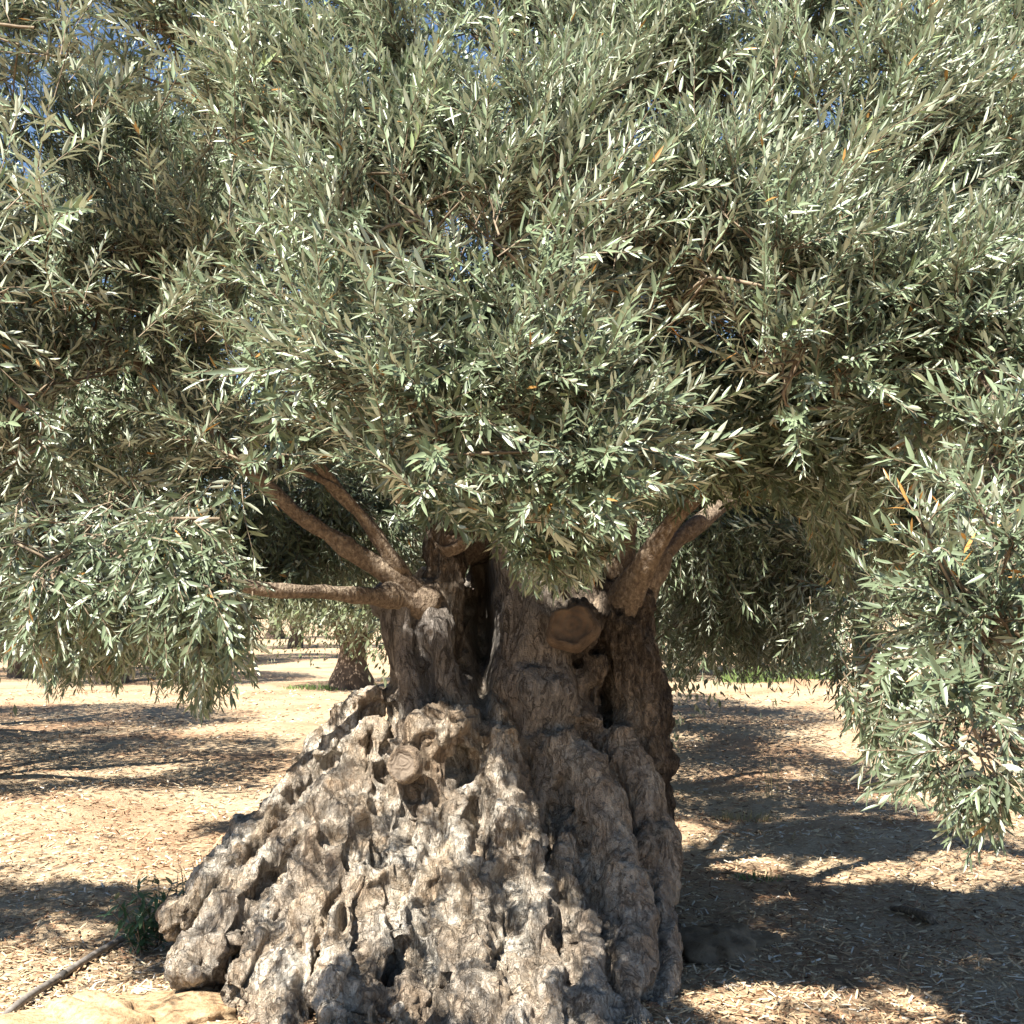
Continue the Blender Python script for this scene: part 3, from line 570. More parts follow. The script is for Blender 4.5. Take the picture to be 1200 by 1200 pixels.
# lobes of the crown: pixel, distance, radii, branches, shoots per branch, growth bias, shoot kind
UPF, OUT, DROOP = (0, -.38, .72), (0, -.5, .15), (0, -.25, -.6)
LOBES = [
 (770, 350, 4.6, (.5, .4, .4), 26, 13, UPF, 'mid'), (250, 345, 4.7, (.5, .4, .32), 22, 13, UPF, 'mid'), (780, 360, 7.2, (1.2, .6, .8), 30, 13, UPF, 'rear'), (640, 625, 3.9, (.2, .2, .16), 14, 10, (0, -.4, -.25), 'near'), (690, 645, 4.0, (.12, .15, .10), 8, 9, (0, -.4, -.2), 'near'), (520, 600, 4.4, (.3, .25, .10), 14, 10, (0, -.4, -.2), 'near'), (830, 560, 4.5, (.3, .3, .12), 14, 10, (0, -.4, -.2), 'near'), (430, 575, 4.4, (.2, .2, .10), 10, 10, (0, -.4, -.2), 'near'),
 (110, 420, 6.3, (.8, .4, .5), 34, 14, DROOP, 'rear'), (140, 640, 6.0, (.6, .4, .35), 28, 14, DROOP, 'rear'), (215, 720, 5.4, (.22, .2, .26), 14, 12, DROOP, 'mid'), (70, 740, 5.6, (.35, .25, .16), 14, 12, DROOP, 'mid'),
 (225, 690, 3.15, (.11, .15, .22), 13, 9, DROOP, 'near'), (150, 640, 3.2, (.14, .15, .22), 13, 9, DROOP, 'near'), (60, 670, 3.2, (.18, .15, .18), 13, 9, DROOP, 'near'), (258, 590, 3.25, (.09, .15, .14), 9, 9, DROOP, 'near'),
 (280, 470, 8.2, (1.0, .4, .7), 36, 14, DROOP, 'rear'), (140, 300, 8.2, (1.1, .4, .8), 36, 14, UPF, 'rear'), (560, 260, 8.2, (1.2, .4, .8), 34, 14, UPF, 'rear'),
 (70, 290, 3.1, (.2, .2, .18), 10, 10, (0, -.2, .5), 'fine'), (-50, 330, 3.05, (.22, .2, .2), 12, 10, (0, -.2, .4), 'fine'), (120, 400, 3.25, (.16, .2, .12), 9, 10, (0, -.2, .4), 'fine'),  # lobes added to throw shade on the hanging leaves at lower left
 (238, 705, 3.55, (.13, .2, .28), 16, 11, DROOP, 'fine'), (185, 610, 3.65, (.18, .2, .24), 16, 11, DROOP, 'fine'), (95, 690, 3.8, (.22, .2, .18), 14, 11, DROOP, 'fine'), (280, 570, 3.75, (.13, .2, .14), 12, 10, DROOP, 'fine'),
 (375, 520, 4.1, (.26, .25, .14), 16, 11, (0, -.4, -.1), 'fine'), (445, 555, 4.2, (.2, .25, .12), 12, 11, (0, -.4, -.1), 'fine'), (800, 330, 6.3, (1.0, .5, .6), 26, 13, UPF, 'rear'), (250, 330, 6.3, (1.0, .5, .6), 26, 13, UPF, 'rear'), (1010, 560, 5.2, (.42, .4, .32), 22, 13, DROOP, 'mid'), (250, 750, 6.6, (.45, .4, .22), 20, 13, DROOP, 'rear'),
 (672, 610, 3.95, (.20, .25, .20), 12, 10, (0, -.4, .1), 'fine'), (640, 590, 4.0, (.25, .25, .18), 12, 10, (0, -.5, .1), 'fine'), (540, 565, 4.4, (.5, .4, .28), 24, 13, (0, -.5, -.05), 'mid'), (760, 525, 4.3, (.4, .4, .28), 22, 13, (0, -.5, -.05), 'mid'), (385, 490, 4.5, (.38, .35, .28), 22, 13, OUT, 'mid'),
 (262, 600, 4.45, (.26, .3, .36), 22, 13, DROOP, 'fine'), (900, 495, 4.4, (.42, .4, .24), 24, 13, (0, -.4, -.1), 'mid'), (640, 50, 4.7, (.80, .7, .55), 32, 14, UPF, 'mid'),
 (1225, 490, 2.95, (.16, .3, .2), 14, 10, (0, -.3, .1), 'fine'), (1110, 440, 3.3, (.2, .3, .14), 14, 10, (0, -.3, .3), 'fine'), (950, 490, 4.6, (.6, .5, .28), 22, 13, OUT, 'mid'), (1200, 440, 4.0, (.5, .6, .5), 22, 14, OUT, 'mid'),
 (1212, 590, 2.75, (.12, .2, .20), 13, 10, (0, -.3, .35), 'fine'), (1160, 725, 2.55, (.155, .2, .15), 14, 8, (-.2, -.3, .25), 'fine'), (1152, 865, 2.5, (.12, .2, .19), 12, 7, (-.1, -.3, -.1), 'fine'), (1200, 780, 2.65, (.12, .25, .28), 11, 8, (.1, -.2, .1), 'fine'), (1140, 950, 2.5, (.09, .1, .06), 5, 6, DROOP, 'fine'),
 (1010, 800, 3.5, (.16, .25, .28), 9, 10, DROOP, 'mid'),
 (110, 400, 4.9, (.85, .7, .5), 36, 14, (-.1, -.4, .3), 'mid'), (265, 440, 3.8, (.36, .36, .22), 20, 12, (0, -.5, .45), 'fine'), (20, 500, 4.1, (.3, .4, .35), 16, 12, DROOP, 'fine'),
 (60, 600, 4.8, (.6, .45, .42), 32, 13, DROOP, 'mid'), (235, 690, 4.4, (.20, .3, .40), 16, 12, DROOP, 'fine'), (110, 700, 5.2, (.5, .45, .26), 22, 13, DROOP, 'mid'), (300, 540, 4.9, (.45, .4, .3), 20, 13, OUT, 'mid'),
 (880, 590, 7.0, (1.1, .7, .7), 44, 14, DROOP, 'rear'), (830, 700, 7.6, (.75, .7, .55), 34, 14, DROOP, 'rear'), (980, 690, 6.4, (.65, .6, .55), 30, 14, DROOP, 'rear'), (1120, 620, 6.2, (1.0, .8, .8), 44, 14, DROOP, 'rear'), (1090, 740, 6.0, (.6, .6, .4), 30, 14, DROOP, 'rear'), (430, 600, 7.6, (.8, .6, .4), 30, 13, DROOP, 'rear'), (200, 700, 6.8, (.7, .6, .35), 30, 13, DROOP, 'rear'), (840, 470, 7.2, (1.0, .7, .6), 30, 13, DROOP, 'rear'),
 (330, 560, 7.2, (1.0, .7, .65), 40, 13, DROOP, 'rear'), (120, 560, 7.2, (1.1, .9, .8), 44, 13, DROOP, 'rear'), (100, 400, 7.2, (1.2, .9, .8), 30, 13, DROOP, 'rear'), (600, 420, 7.4, (1.5, .9, 1.1), 44, 13, (0, .2, .3), 'rear'),
 (480, 330, 5.2, (1.0, .7, .9), 44, 14, UPF, 'mid'), (780, 290, 5.2, (1.1, .7, .9), 44, 14, UPF, 'mid'), (150, 270, 5.2, (1.0, .8, .65), 38, 13, (0, -.3, .6), 'mid'), (1080, 320, 5.2, (.9, .8, .6), 34, 13, (0, -.3, .6), 'mid'),
 (620, -120, 5.2, (1.3, 1.0, .5), 34, 13, (0, 0, .8), 'rear'), (-420, 420, 4.8, (.8, .7, .55), 44, 13, (-.4, 0, .2), 'rear'), (-190, 230, 3.75, (.55, .5, .5), 38, 13, (-.3, 0, .3), 'rear'), (-100, 340, 3.8, (.4, .45, .4), 34, 13, (-.2, -.2, .2), 'rear'), (-150, 480, 3.9, (.4, .5, .4), 28, 13, DROOP, 'rear'), (-260, 400, 4.4, (.5, .5, .4), 28, 13, (-.2, 0, .2), 'rear'), (-330, 380, 6.0, (.9, .7, .6), 30, 13, (-.4, 0, .2), 'rear'), (520, 430, 4.6, (.55, .35, .35), 30, 13, OUT, 'mid'), (1500, 420, 5.4, (.9, .9, .75), 26, 13, (.4, 0, .2), 'rear'),  # unseen left lobes added to shade lower-left foliage and ground, mid lobe the trunk
]
rw = np.random.default_rng(77)                                     # the sunlit face of the crown: a continuous wall of small clumps of upright shoots
for gy in range(-70, 560, 88):
    for gx in range(-90, 1300, 112):
        x, y = gx + rw.uniform(-40, 40), gy + rw.uniform(-36, 36)
        if gy < -60 and not 430 < x < 760: continue
        dd = 3.98 - .0019 * min(max(y, -20), 480) + .25 * ((x - 600) / 600) ** 2 + rw.normal(0, .14)
        if x < 260 and y > 390: dd += .95
        if x > 760 and y > 450 or (300 < x < 460 and y > 470): continue
        LOBES.append((x, y, dd, (.27, .28, .22), 7, 10, ((x - 600) / 600 * .28 + rw.normal(0, .18), -.36, .74 if y < 430 else .4), 'fine'))
rc = np.random.default_rng(21)
crown_V, crown_T, crown_A, crown_n = [], [], [], 0
DENS = 1.36
tw = MB(); singles = []; n_sh = 0
def unit(v): v = np.asarray(v, float); return v / (np.linalg.norm(v) + 1e-9)
LOBES.sort(key=lambda l: np.linalg.norm(limb_all - at(l[0], l[1], l[2]), axis=1).min())   # boughs grow outwards, each from the nearest wood already there
nodes = limb_all
for li, (px, py, dist, rad, nb, ns_, bias, kind) in enumerate(LOBES):
    C = at(px, py, dist); rad = np.array(rad); bias = np.array(bias, float)
    near = nodes[np.argmin(np.linalg.norm(nodes - C, axis=1))]
    far = C + unit(C - near + bias * .5 + rc.normal(0, .2, 3)) * rad * .8
    SP, SR = resample([near, (near + C) / 2 + rc.normal(0, .06, 3), C, far], [.013, .010, .007, .003], 0.06)
    l0 = n_sh
    nodes = np.vstack((nodes, SP[1:]))
    inl = np.where((((SP - C) / rad) ** 2).sum(1) < 1.0)[0]
    if kind == 'fine' and dist < 3.0: kind = 'near'
    ns_ = int(ns_ * DENS); lobe_tint = np.clip(.40 + .13 * (C[2] - 2.1), .33, .62) + rc.normal(0, .05)      # tint paler with height: sunlit top and shaded low crown put into leaf colour
    for b in range(nb):
        u = unit(rc.normal(0, 1, 3) + bias * 0.9); tip = C + u * rad * rc.uniform(.5, 1.0)
        hub = SP[inl[rc.integers(0, len(inl))]] if len(inl) else C
        midp = (hub + tip) / 2 + rc.normal(0, .09, 3) + np.array((0, 0, .05))
        P, R = resample([hub, midp, tip], [.0055, .0035, .0018], 0.08)
        bx, by = project(P)
        lim = np.where(P[:, 1] < 5.45, np.interp(bx, FRONT[:, 0], FRONT[:, 1]), np.interp(bx, REAR[:, 0], REAR[:, 1]))
        ok = by < lim + 5
        if not ok.all(): P = P[:max(2, int(np.argmin(ok)))]; R = R[:len(P)]
        if len(P) < 3: continue
        n0 = n_sh; BP, BR = P, R
        for k in range(ns_):
            f = rc.uniform(.25, 1) ** .8; j = min(len(P) - 2, int(f * (len(P) - 1))); p = P[j] + (P[j + 1] - P[j]) * rc.random()
            x = unit(unit(P[j + 1] - P[j]) * .5 + unit(rc.normal(0, 1, 3)) * .5 + bias * .95 + unit((p - C) / rad) * .35)
            pr = PR[kind][rc.integers(0, 22)]; sc = rc.uniform(.8, 1.15)
            upv = np.array((0, 0, .5)) + SUN * .7 + rc.normal(0, .3, 3); z = unit(upv - x * (upv @ x)); y = np.cross(z, x)
            Rm = np.stack((x, y, z), 1) * sc
            ends = pr.stem[[1, 2]] @ Rm.T + p; ex, ey = project(ends)
            lim = np.interp(ex, FRONT[:, 0], FRONT[:, 1]) if p[1] < 5.45 else np.interp(ex, REAR[:, 0], REAR[:, 1])
            if (ey > lim + rc.normal(0, 6)).any(): continue
            if not shaded_out(ends).all() and rc.random() < .975: continue
            if p[1] < 1.7: continue
            tint = np.clip(rc.normal(lobe_tint + rc.normal(0, .13), .15, pr.nl), .03, 1.0); dead = rc.random(pr.nl) < .0045; tint[dead] = 0.005
            n_sh += 1
            if kind == 'near' and dist < 3.0 and len(singles) < 60 and ends[1][1] < dist + .05:
                singles.append((p, Rm, pr, tint)); continue
            if False:
                singles.append((p, Rm, pr, tint)); continue
            V = pr.V @ Rm.T + p
            crown_V.append(V); crown_T.append(pr.T + crown_n); crown_A.append(tint[pr.ids]); crown_n += len(V)
            tw.add(pr.sV @ Rm.T + p, pr.sQ)
        if n_sh - n0 > ns_ * .5 and shaded_out(BP).mean() > .6:
            V, Q, T = tube(BP, BR, 3, False); tw.add(V, Q)
    if n_sh - l0 > nb * ns_ * .6:
        V, Q, T = tube(SP, SR if dist > 4.2 else np.minimum(SR, .0055), 5, False); tw.add(V, Q)
# the nearest shoots carry their leaves as parts (300 in all), the rest of the leaves are one mass
LM = [mesh('leaf', V, [T], M['leaf'], True, {'tint': np.full(len(V), .5)}) for V, T in LEAFV[True]]
LT = {}
def leaf_mesh(kk, tq):
    if (kk, tq) not in LT:
        V, T = LEAFV[True][kk]; LT[kk, tq] = mesh('leaf', V, [T], M['leaf'], True, {'tint': np.full(len(V), tq)})
    return LT[kk, tq]
singles.sort(key=lambda q: q[0][1]); n_leaf = 0
for p, Rm, pr, tint in singles:
    if n_leaf + pr.nl > 300 and n_leaf < 300: pass
    if n_leaf + pr.nl <= 300:
        sv = pr.sV @ Rm.T
        sh = obj('shoot', mesh('shoot', sv, [pr.sQ], M['twig'], True, {'tint': np.full(len(sv), .5)}), tree, p - BASE)
        for k, m in enumerate(pr.leaves):
            lf = obj('leaf', leaf_mesh(pr.kind[k], round(float(tint[k]) * 8) / 8 if tint[k] > .01 else .005), sh)
            mm = np.eye(4); mm[:3, :3] = Rm @ m[:3, :3]; mm[:3, 3] = Rm @ m[:3, 3]
            lf.matrix_local = Matrix(mm.tolist())
        n_leaf += pr.nl
    else:
        V = pr.V @ Rm.T + p
        crown_V.append(V); crown_T.append(pr.T + crown_n); crown_A.append(tint[pr.ids]); crown_n += len(V); tw.add(pr.sV @ Rm.T + p, pr.sQ)
cT = np.concatenate(crown_T)
tag(obj('crown', mesh('crown', np.concatenate(crown_V) - BASE, [cT], M['leaf'], True, {'tint': np.concatenate(crown_A)}), tree), kind='stuff')
tag(obj('twigs', tw.mesh('twigs', M['twig'], BASE), tree), kind='stuff')
print('shoots', n_sh, 'crown tris', len(cT), 'twig quads', sum(len(q) for q in tw.Q), 'leaf parts', n_leaf)

# ------------------------------------------------------------------ the grove behind
def far_tree_meshes(seed):
    r = np.random.default_rng(seed)
    tm = MB(); hh = r.uniform(1.1, 1.5)
    P, R = resample([(0, 0, -.15), (0, 0, .1), (.03, .02, .5), (.06, .0, hh)], [.50, .40, .31, .30], .08)
    V, Q, T = tube(P, R, 22, True, .28, seed); tm.add(V, Q, T)
    for k in range(5):
        a = k * 1.256 + r.uniform(-.4, .4); c, s = math.cos(a), math.sin(a)
        P, R = resample([(0.05 + .1 * c, .1 * s, hh - .35), (.45 * c, .45 * s, hh + .35), (1.1 * c, 1.1 * s, hh + .8 + r.uniform(-.2, .4)), (1.8 * c, 1.8 * s, hh + 1.2)], [.16, .12, .08, .03], .1)
        V, Q, T = tube(P, R, 9, True, .2, seed + k); tm.add(V, Q, T)
    # foliage: branchlets in clumps round the limbs, drooping at the skirt
    n_c = 260; u = r.normal(0, 1, (n_c, 3)); u /= np.linalg.norm(u, axis=1)[:, None]
    cc = u * r.uniform(.55, 1.0, n_c)[:, None] ** .5 * np.array((2.5, 2.5, 1.55)) + np.array((0, 0, 2.75)); cc += r.normal(0, .18, cc.shape)
    cc[:, 2] = np.maximum(cc[:, 2], 0.9 + .35 * r.random(n_c))
    nl = 170; cen = np.repeat(cc, nl, 0); off = r.normal(0, 1, cen.shape) * np.array((.20, .20, .24)); p = cen + off
    out = np.repeat(u, nl, 0); low = (p[:, 2] < 2.2)[:, None]
    d = out * .6 + np.where(low, np.array((0, 0, -.6)), np.array((0, 0, .6))) + r.normal(0, .6, p.shape); d /= np.linalg.norm(d, axis=1)[:, None]
    nn = r.normal(0, .7, p.shape) + np.array((0, 0, 1.0)); nn -= d * (nn * d).sum(1)[:, None]; nn /= np.linalg.norm(nn, axis=1)[:, None]
    y = np.cross(nn, d); L = r.uniform(.07, .115, len(p))[:, None]; w = L * .18
    V = np.stack((p, p + d * L * .45 + y * w, p + d * L, p + d * L * .45 - y * w), 1).reshape(-1, 3)
    q = np.arange(len(p))[:, None] * 4; T = np.concatenate((q + np.array((0, 3, 1)), q + np.array((1, 3, 2))))
    tint = np.repeat(np.clip(r.normal(.5, .16, len(p)), .03, 1), 4)
    return tm.mesh('far_trunk', M['far_trunk']), mesh('far_crown', V, [T], M['far_leaf'], False, {'tint': tint})
t = NT('far_bark'); n1 = t.noise(9, 5, vec=t.pos((1, 1, .4))); M['far_trunk'] = t.done(t.ramp(n1, [(0.3, (.07, .05, .036)), (0.7, (.19, .14, .10))]), .9, t.bump(n1, .8, .04))
FT = [far_tree_meshes(s) for s in (51, 52, 53)]
GROVE = [  # x, y, scale, turn, prototype, label
 (-6.0, 10.6, 1.0, 0.4, 0, 'olive tree at the left edge, its shadow lying across the mulch'),
 (-8.0, 15.2, 1.05, 2.2, 1, 'olive tree second behind the left edge of the picture'),
 (-3.3, 24.5, 1.0, 1.1, 2, 'distant olive tree with a dark flared trunk seen just left of the great trunk'),
 (-12.2, 29.5, 1.1, 3.6, 0, 'distant olive with dark trunk under the low boughs at far left'),
 (6.0, 30.0, 1.1, 0.3, 1, 'distant olive with a leaning dark trunk behind the green grass tufts'),
 (-0.1, 13.2, 1.0, 1.7, 1, 'olive tree hidden close behind the great trunk'),
 (0.75, 10.3, 0.82, 2.9, 2, 'smaller olive tree added unseen behind the great trunk to cast shadow'),  # added out of sight to lay a shadow across the right-hand mulch
 (1.0, 16.0, 1.0, 4.0, 1, 'unseen olive tree added behind the great trunk for its shadow band'),  # hidden extra tree, put in for one more shadow band at right
 (0.3, 19.0, 1.0, 0.2, 0, 'olive tree hidden farther behind the great trunk'),
 (7.2, 13.0, 1.0, 5.1, 2, 'olive tree behind the drooping spray at the right edge'),
 (3.6, 37.0, 1.1, 1.9, 0, 'small far olive seen low between the trunk and the grass tufts'),
 (11.5, 22.0, 1.1, 4.2, 1, 'olive tree farther back at the right edge'),
 (-9.6, 40.0, 1.1, 2.9, 2, 'far olive behind the sunlit ground left of the trunk'),
 (-8.9, 26.5, 1.05, 0.9, 1, 'olive tree deep in the grove behind the low left boughs'),
 (3.2, 28.5, 1.05, 2.6, 2, 'olive tree in the background just right of the great trunk'),
 (8.3, 28.0, 1.1, 5.5, 0, 'olive tree in the background right of the blue-green shrub'),
 (12.0, 30.0, 1.1, 3.3, 1, 'olive tree in the background at the right margin'),
 (-10.8, 36.0, 1.0, 4.4, 0, 'olive tree in the background far behind the low left boughs'),
]
far_labels = ['faint olive tree at the far end of the left aisle', 'faint far olive left of the aisle', 'faint far olive behind the great trunk', 'faint far olive right of the grass tufts', 'faint far olive at the far right', 'faint far olive at the far left', 'faint olive low on the horizon beside the trunk', 'faint olive low on the horizon at right', 'faint olive low on the horizon at left']
for k, (x, y) in enumerate([(-9.5, 52), (-17, 47), (0.5, 50), (9, 46), (17, 44), (-24, 50), (5, 66), (15, 68), (-14, 70)]):
    GROVE.append((x, y, 1.2, k * 1.3, k % 3, far_labels[k]))
for x, y, s, rz, pi, lab in GROVE:
    z = float(ground_h(np.array([x]), np.array([y]))[0])
    e = empty('olive_tree', (x, y, z), lab, 'tree', 'olive trees of the grove behind'); e.scale = (s, s, s); e.rotation_euler = (0, 0, rz)
    obj('trunk', FT[pi][0], e); tag(obj('crown', FT[pi][1], e), kind='stuff')

# ------------------------------------------------------------------ mulch
rm = np.random.default_rng(8); n = 56000
uu = rm.random(n); y = 1 / (1 / 4.0 + uu * (1 / 24.0 - 1 / 4.0)); x = rm.uniform(-1, 1, n) * (0.5 * y + .5)
L = rm.uniform(.008, .026, n) * (1 + .05 * (y - 4)); L[rm.random(n) < .06] *= 1.9; W = rm.uniform(.0018, .0050, n) * (1 + .1 * (y - 4)); H = W * rm.uniform(.3, .7, n)
a = rm.uniform(0, math.pi * 2, n); tilt = rm.normal(0, .22, n); roll = rm.normal(0, .5, n)
d = np.stack((np.cos(a) * np.cos(tilt), np.sin(a) * np.cos(tilt), np.sin(tilt)), -1); s_ = np.stack((-np.sin(a) * np.cos(roll), np.cos(a) * np.cos(roll), np.sin(roll)), -1); nn = np.cross(d, s_)
c = np.stack((x, y, ground_h(x, y) + .004 + rm.uniform(0, .010, n) + np.abs(np.sin(tilt)) * L * .6), -1)
e = lambda f, g, h: c + d * (L * f)[:, None] + s_ * (W * g)[:, None] + nn * (H * h)[:, None]
V = np.stack((e(-1, -1, 0), e(-1, .8, 0), e(-.9, 0, 1), e(.9, -.8, .3), e(1, 1, .3), e(.85, .1, 1.2)), 1).reshape(-1, 3)
q = np.arange(n)[:, None] * 6
Q = np.concatenate([q + np.array(f) for f in ((1, 4, 5, 2), (2, 5, 3, 0))]); T = np.concatenate([q + np.array(f) for f in ((0, 1, 2), (3, 5, 4))])
clump = vnoise(np.stack((x * 1.3, y * 1.3, 0 * x), -1), 77)
tint = np.clip(rm.normal(.50, .25, n) + .2 * clump, 0, 1)
tag(obj('wood_chips', mesh('wood_chips', V, [Q, T], M['chip'], False, {'tint': np.repeat(tint, 6)})), 'straw-coloured wood chip mulch scattered over the ground', 'mulch', kind='stuff')

# ------------------------------------------------------------------ rocks, sticks, plants
def rock(name, c, r, mat, seed, label, flat=1.0, amp=.3):
    u = np.linspace(0, math.pi, 41); a = np.arange(64) * 2 * math.pi / 64
    V, Q, T = sphere((0, 0, 0), (1, 1, 1), 64, 40)
    dv = fbm(V * 1.6 + seed, 4, seed)[:, None]; w1, w2 = worley(V * 2.2 + seed, seed)
    V = V * (1 + amp * dv + .16 * (.5 - w1)[:, None] + .055 * fbm(V * 7, 4, seed + 3)[:, None]); V[:, 2] = np.where(V[:, 2] > 0, V[:, 2] * flat, V[:, 2])
    o = obj(name, mesh(name, V * np.array(r), [Q, T], mat), None, c); return tag(o, label, 'rock')
rock('rock', (-1.5, 4.55, -.03), (.50, .34, .15), M['ochre'], 3, 'pale ochre rock at the bottom left under the root overhang', amp=.42)
rock('rock', (1.0, 5.6, -.03), (.27, .36, .12), M['rock'], 9, 'dark rounded rock in the shade right of the trunk')
rock('rock', (1.22, 5.05, -.03), (.32, .25, .06), M['rock'], 14, 'low dark stone in the shade, nearer than the rounded one')

def gz(x, y): return float(ground_h(np.array([float(x)]), np.array([float(y)]))[0])
def lying(name, pts, rads, mat, label, cat, wob=.1, seg=10, lift=0):
    P, R = resample([(x, y, gz(x, y) + r + l + lift) for (x, y, l), r in zip(pts, rads)], rads, .03)
    o0 = np.array((P[0][0], P[0][1], 0)); V, Q, T = tube(P, R, seg, True, wob, 3); b = MB(); b.add(V, Q, T)
    return tag(obj(name, b.mesh(name, mat, o0), None, o0), label, cat), P
gp = lambda px, py: (lambda Y: at(px, py, Y))(1.55 * F / (py - 720) * .985)
p = [gp(-40, 1205), gp(20, 1160), gp(72, 1122), gp(115, 1095), gp(150, 1078)]
pipe, P = lying('irrigation_pipe', [(q[0], q[1], .012) for q in p], [.016] * 5, M['pipe'], 'thin grey pipe lying on the mulch at left of the root', 'pipe', .03)
jn = P[np.argmin(np.abs(P[:, 0] - p[2][0]))]; k = int(np.argmin(np.linalg.norm(P - jn, axis=1)))
V, Q, T = tube(P[k - 1:k + 2], [.0195] * 3, 12); b = MB(); b.add(V, Q, T); obj('joint', b.mesh('joint', M['joint'], np.array(pipe.location)), pipe)
q1, q2 = gp(1045, 1050), gp(1092, 1068)
lying('fallen_branch', [(q1[0], q1[1], 0), ((q1[0] + q2[0]) / 2, (q1[1] + q2[1]) / 2 + .03, .01), (q2[0], q2[1], .005)], [.014, .022, .026], M['limb'], 'short broken branch lying in the shade on the right', 'branch', .25)
q1, q2 = gp(990, 905), gp(930, 886)
lying('fallen_branch', [(q1[0], q1[1], 0), ((q1[0] + q2[0]) / 2, (q1[1] + q2[1]) / 2, .05), (q2[0], q2[1], .02)], [.012, .011, .006], M['twig'], 'thin bare twig curving over the ground under the right-hand boughs', 'branch', .2)

def leafy_plant(name, base, stems, h, spread, label, cat, mat, leaf, seed, lean=(0, 0)):
    r = np.random.default_rng(seed); root = empty(name, base, label, cat)
    LMs = [mesh('leaf', V * leaf, [T], mat, True, {'tint': np.full(len(V), tq)}) for (V, T), tq in zip([leaf_shape(.13, .15, .3), leaf_shape(.11, .3, .3), leaf_shape(.14, .05, .3)], (.4, .6, .75))]
    for k in range(stems):
        a = r.uniform(0, 6.283); hh = h * r.uniform(.55, 1); tip = np.array((math.cos(a) * spread * r.uniform(.3, 1) + lean[0], math.sin(a) * spread * r.uniform(.3, 1) + lean[1], hh))
        b0 = np.array((r.normal(0, .05), r.normal(0, .05), -.01))
        P, R = resample([b0, b0 + (tip - b0) * .5 + np.array((0, 0, hh * .15)), tip], [.004, .003, .0015], .03)
        V, Q, T = tube(P, R, 5); b = MB(); b.add(V, Q, T); st = obj('stem', b.mesh('stem', M['twig']), root)
        for j in range(2, len(P) - 1):
            for s in (0, 1):
                td = unit(P[j + 1] - P[j]); rad = unit(np.cross(td, r.normal(0, 1, 3))); d = unit(td * .5 + rad * .9 + np.array((0, 0, -.15)))
                nn = unit(np.array((0, 0, 1.)) - d * d[2] + r.normal(0, .15, 3)); nn = unit(nn - d * (nn @ d)); y = np.cross(nn, d); s2 = r.uniform(.7, 1.15)
                m = np.eye(4); m[:3, 0] = d * s2; m[:3, 1] = y * s2; m[:3, 2] = nn * s2; m[:3, 3] = P[j]
                lf = obj('leaf', LMs[r.integers(0, 3)], st); lf.matrix_local = Matrix(m.tolist())
    return root
q = gp(175, 1088); leafy_plant('olive_sucker', (q[0], q[1], gz(q[0], q[1])), 15, .36, .2, 'dark green leafy suckers sprouting against the left root', 'plant', M['sucker'], .082, 5, (.03, -.10))
q = gp(222, 1040); leafy_plant('olive_sucker', (q[0] - .02, q[1] + .05, gz(q[0], q[1])), 5, .2, .10, 'small tuft of green leaves above the left root knob', 'plant', M['sucker'], .055, 6)

def tuft(name, c, n, h, spread, mat, label, seed, wide=.006, lean=.5):
    r = np.random.default_rng(seed); Vs, Qs, As, k = [], [], [], 0
    for b in range(n):
        a = r.uniform(0, 6.283); rr = spread * math.sqrt(r.random()); p0 = np.array((rr * math.cos(a), rr * math.sin(a) * .6, -.01)); hh = h * r.uniform(.4, 1) * (1 - .5 * (rr / spread) ** 2)
        dv = np.array((math.cos(a), math.sin(a), 0)) * lean * hh * r.uniform(.2, 1); a2 = r.uniform(0, 6.283); sv = np.array((math.cos(a2), math.sin(a2), 0)) * wide
        pts = [p0 + dv * f * f + np.array((0, 0, hh * f)) for f in (0, .4, .75, 1)]
        for f, p in zip((1, .9, .6, .1), pts): Vs += [p - sv * f, p + sv * f]
        for j in range(3): Qs.append((k + 2 * j, k + 2 * j + 1, k + 2 * j + 3, k + 2 * j + 2))
        As += [r.uniform(.3, .9)] * 8; k += 8
    root = empty(name, c, label, 'grass')
    tag(obj('blades', mesh('blades', np.array(Vs), [np.array(Qs)], mat, True, {'tint': np.array(As)}), root), kind='stuff')
def put(px, py): q = gp(px, py); return (q[0], q[1], gz(q[0], q[1]))
tuft('grass_tuft', put(885, 800), 520, .42, .75, M['grass'], 'bright green grass tuft beyond the sunlit mulch right of the trunk', 1, .012)
tuft('grass_tuft', put(955, 797), 360, .36, .55, M['grass'], 'second green grass tuft, right of the larger one', 2, .012)
tuft('grass_tuft', put(790, 792), 160, .3, .35, M['grass'], 'small green grass tuft just beside the trunk on the right', 3, .012)
tuft('grass_tuft', put(380, 806), 300, .16, .9, M['grass'], 'thin low green grass in the left aisle before the dark trunk', 4, .012)
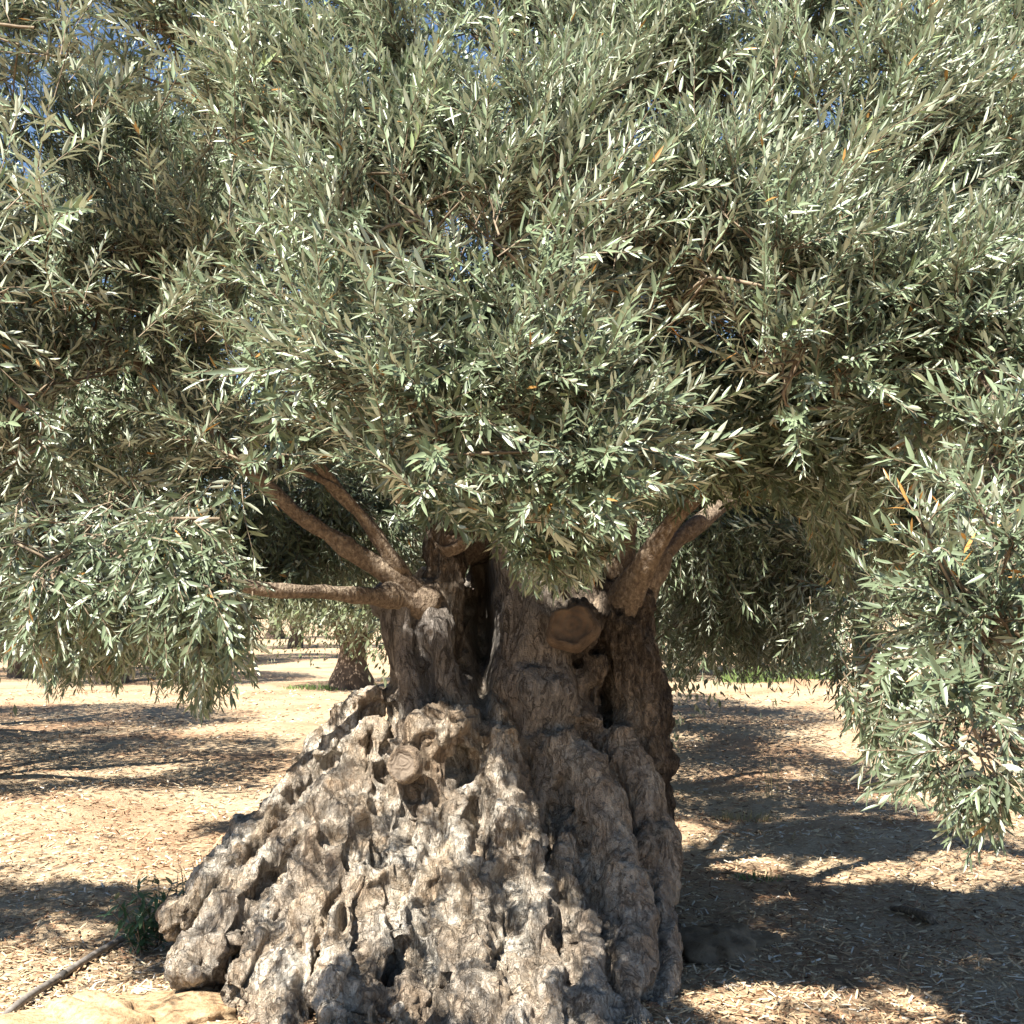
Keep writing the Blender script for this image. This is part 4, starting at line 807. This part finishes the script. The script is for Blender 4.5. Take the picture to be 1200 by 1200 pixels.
tuft('grass_tuft', put(885, 1020), 90, .07, .16, M['grass'], 'sparse green weeds on the mulch right of the trunk', 5, .004)
tuft('grass_tuft', put(872, 945), 160, .13, .28, M['dry_grass'], 'pale dry grass tuft beside the standing stalks', 6, .004)
tuft('dry_stalks', put(905, 925), 9, .62, .05, M['dry_grass'], 'thin dry stalks standing upright on the mulch', 7, .004, .12)

def shrub(c, r_, label, seed):
    r = np.random.default_rng(seed); n = 2600; root = empty('shrub', c, label, 'shrub'); u = r.normal(0, 1, (n, 3)); u /= np.linalg.norm(u, axis=1)[:, None]; u[:, 2] = np.abs(u[:, 2])
    p = u * r.uniform(.3, 1, n)[:, None] ** .5 * np.array(r_) * (1 + .25 * vnoise(u * 3, seed))[:, None]; d = u + r.normal(0, .5, p.shape) + np.array((0, 0, .4)); d /= np.linalg.norm(d, axis=1)[:, None]
    nn = r.normal(0, 1, p.shape) + np.array((0, 0, .6)); nn -= d * (nn * d).sum(1)[:, None]; nn /= np.linalg.norm(nn, axis=1)[:, None]; y = np.cross(nn, d); L = r.uniform(.08, .16, n)[:, None]
    V = np.stack((p, p + d * L * .45 + y * L * .17, p + d * L, p + d * L * .45 - y * L * .17), 1).reshape(-1, 3); q = np.arange(n)[:, None] * 4
    tag(obj('foliage', mesh('foliage', V, [np.concatenate((q + np.array((0, 3, 1)), q + np.array((1, 3, 2))))], M['shrub'], False, {'tint': np.repeat(np.clip(r.normal(.5, .18, n), .03, 1), 4)}), root), kind='stuff')
    for k in range(5):
        a = k * 1.3; P, R = resample([(0, 0, -.02), (.3 * r_[0] * math.cos(a), .3 * r_[1] * math.sin(a), .5 * r_[2]), (.6 * r_[0] * math.cos(a), .6 * r_[1] * math.sin(a), .8 * r_[2])], [.02, .014, .006], .1); V, Q, T = tube(P, R, 5); b = MB(); b.add(V, Q, T); obj('stem', b.mesh('stem', M['twig']), root)
shrub(put(958, 796), (.8, .6, 1.0), 'rounded blue-green shrub behind the grass tufts on the right', 2)
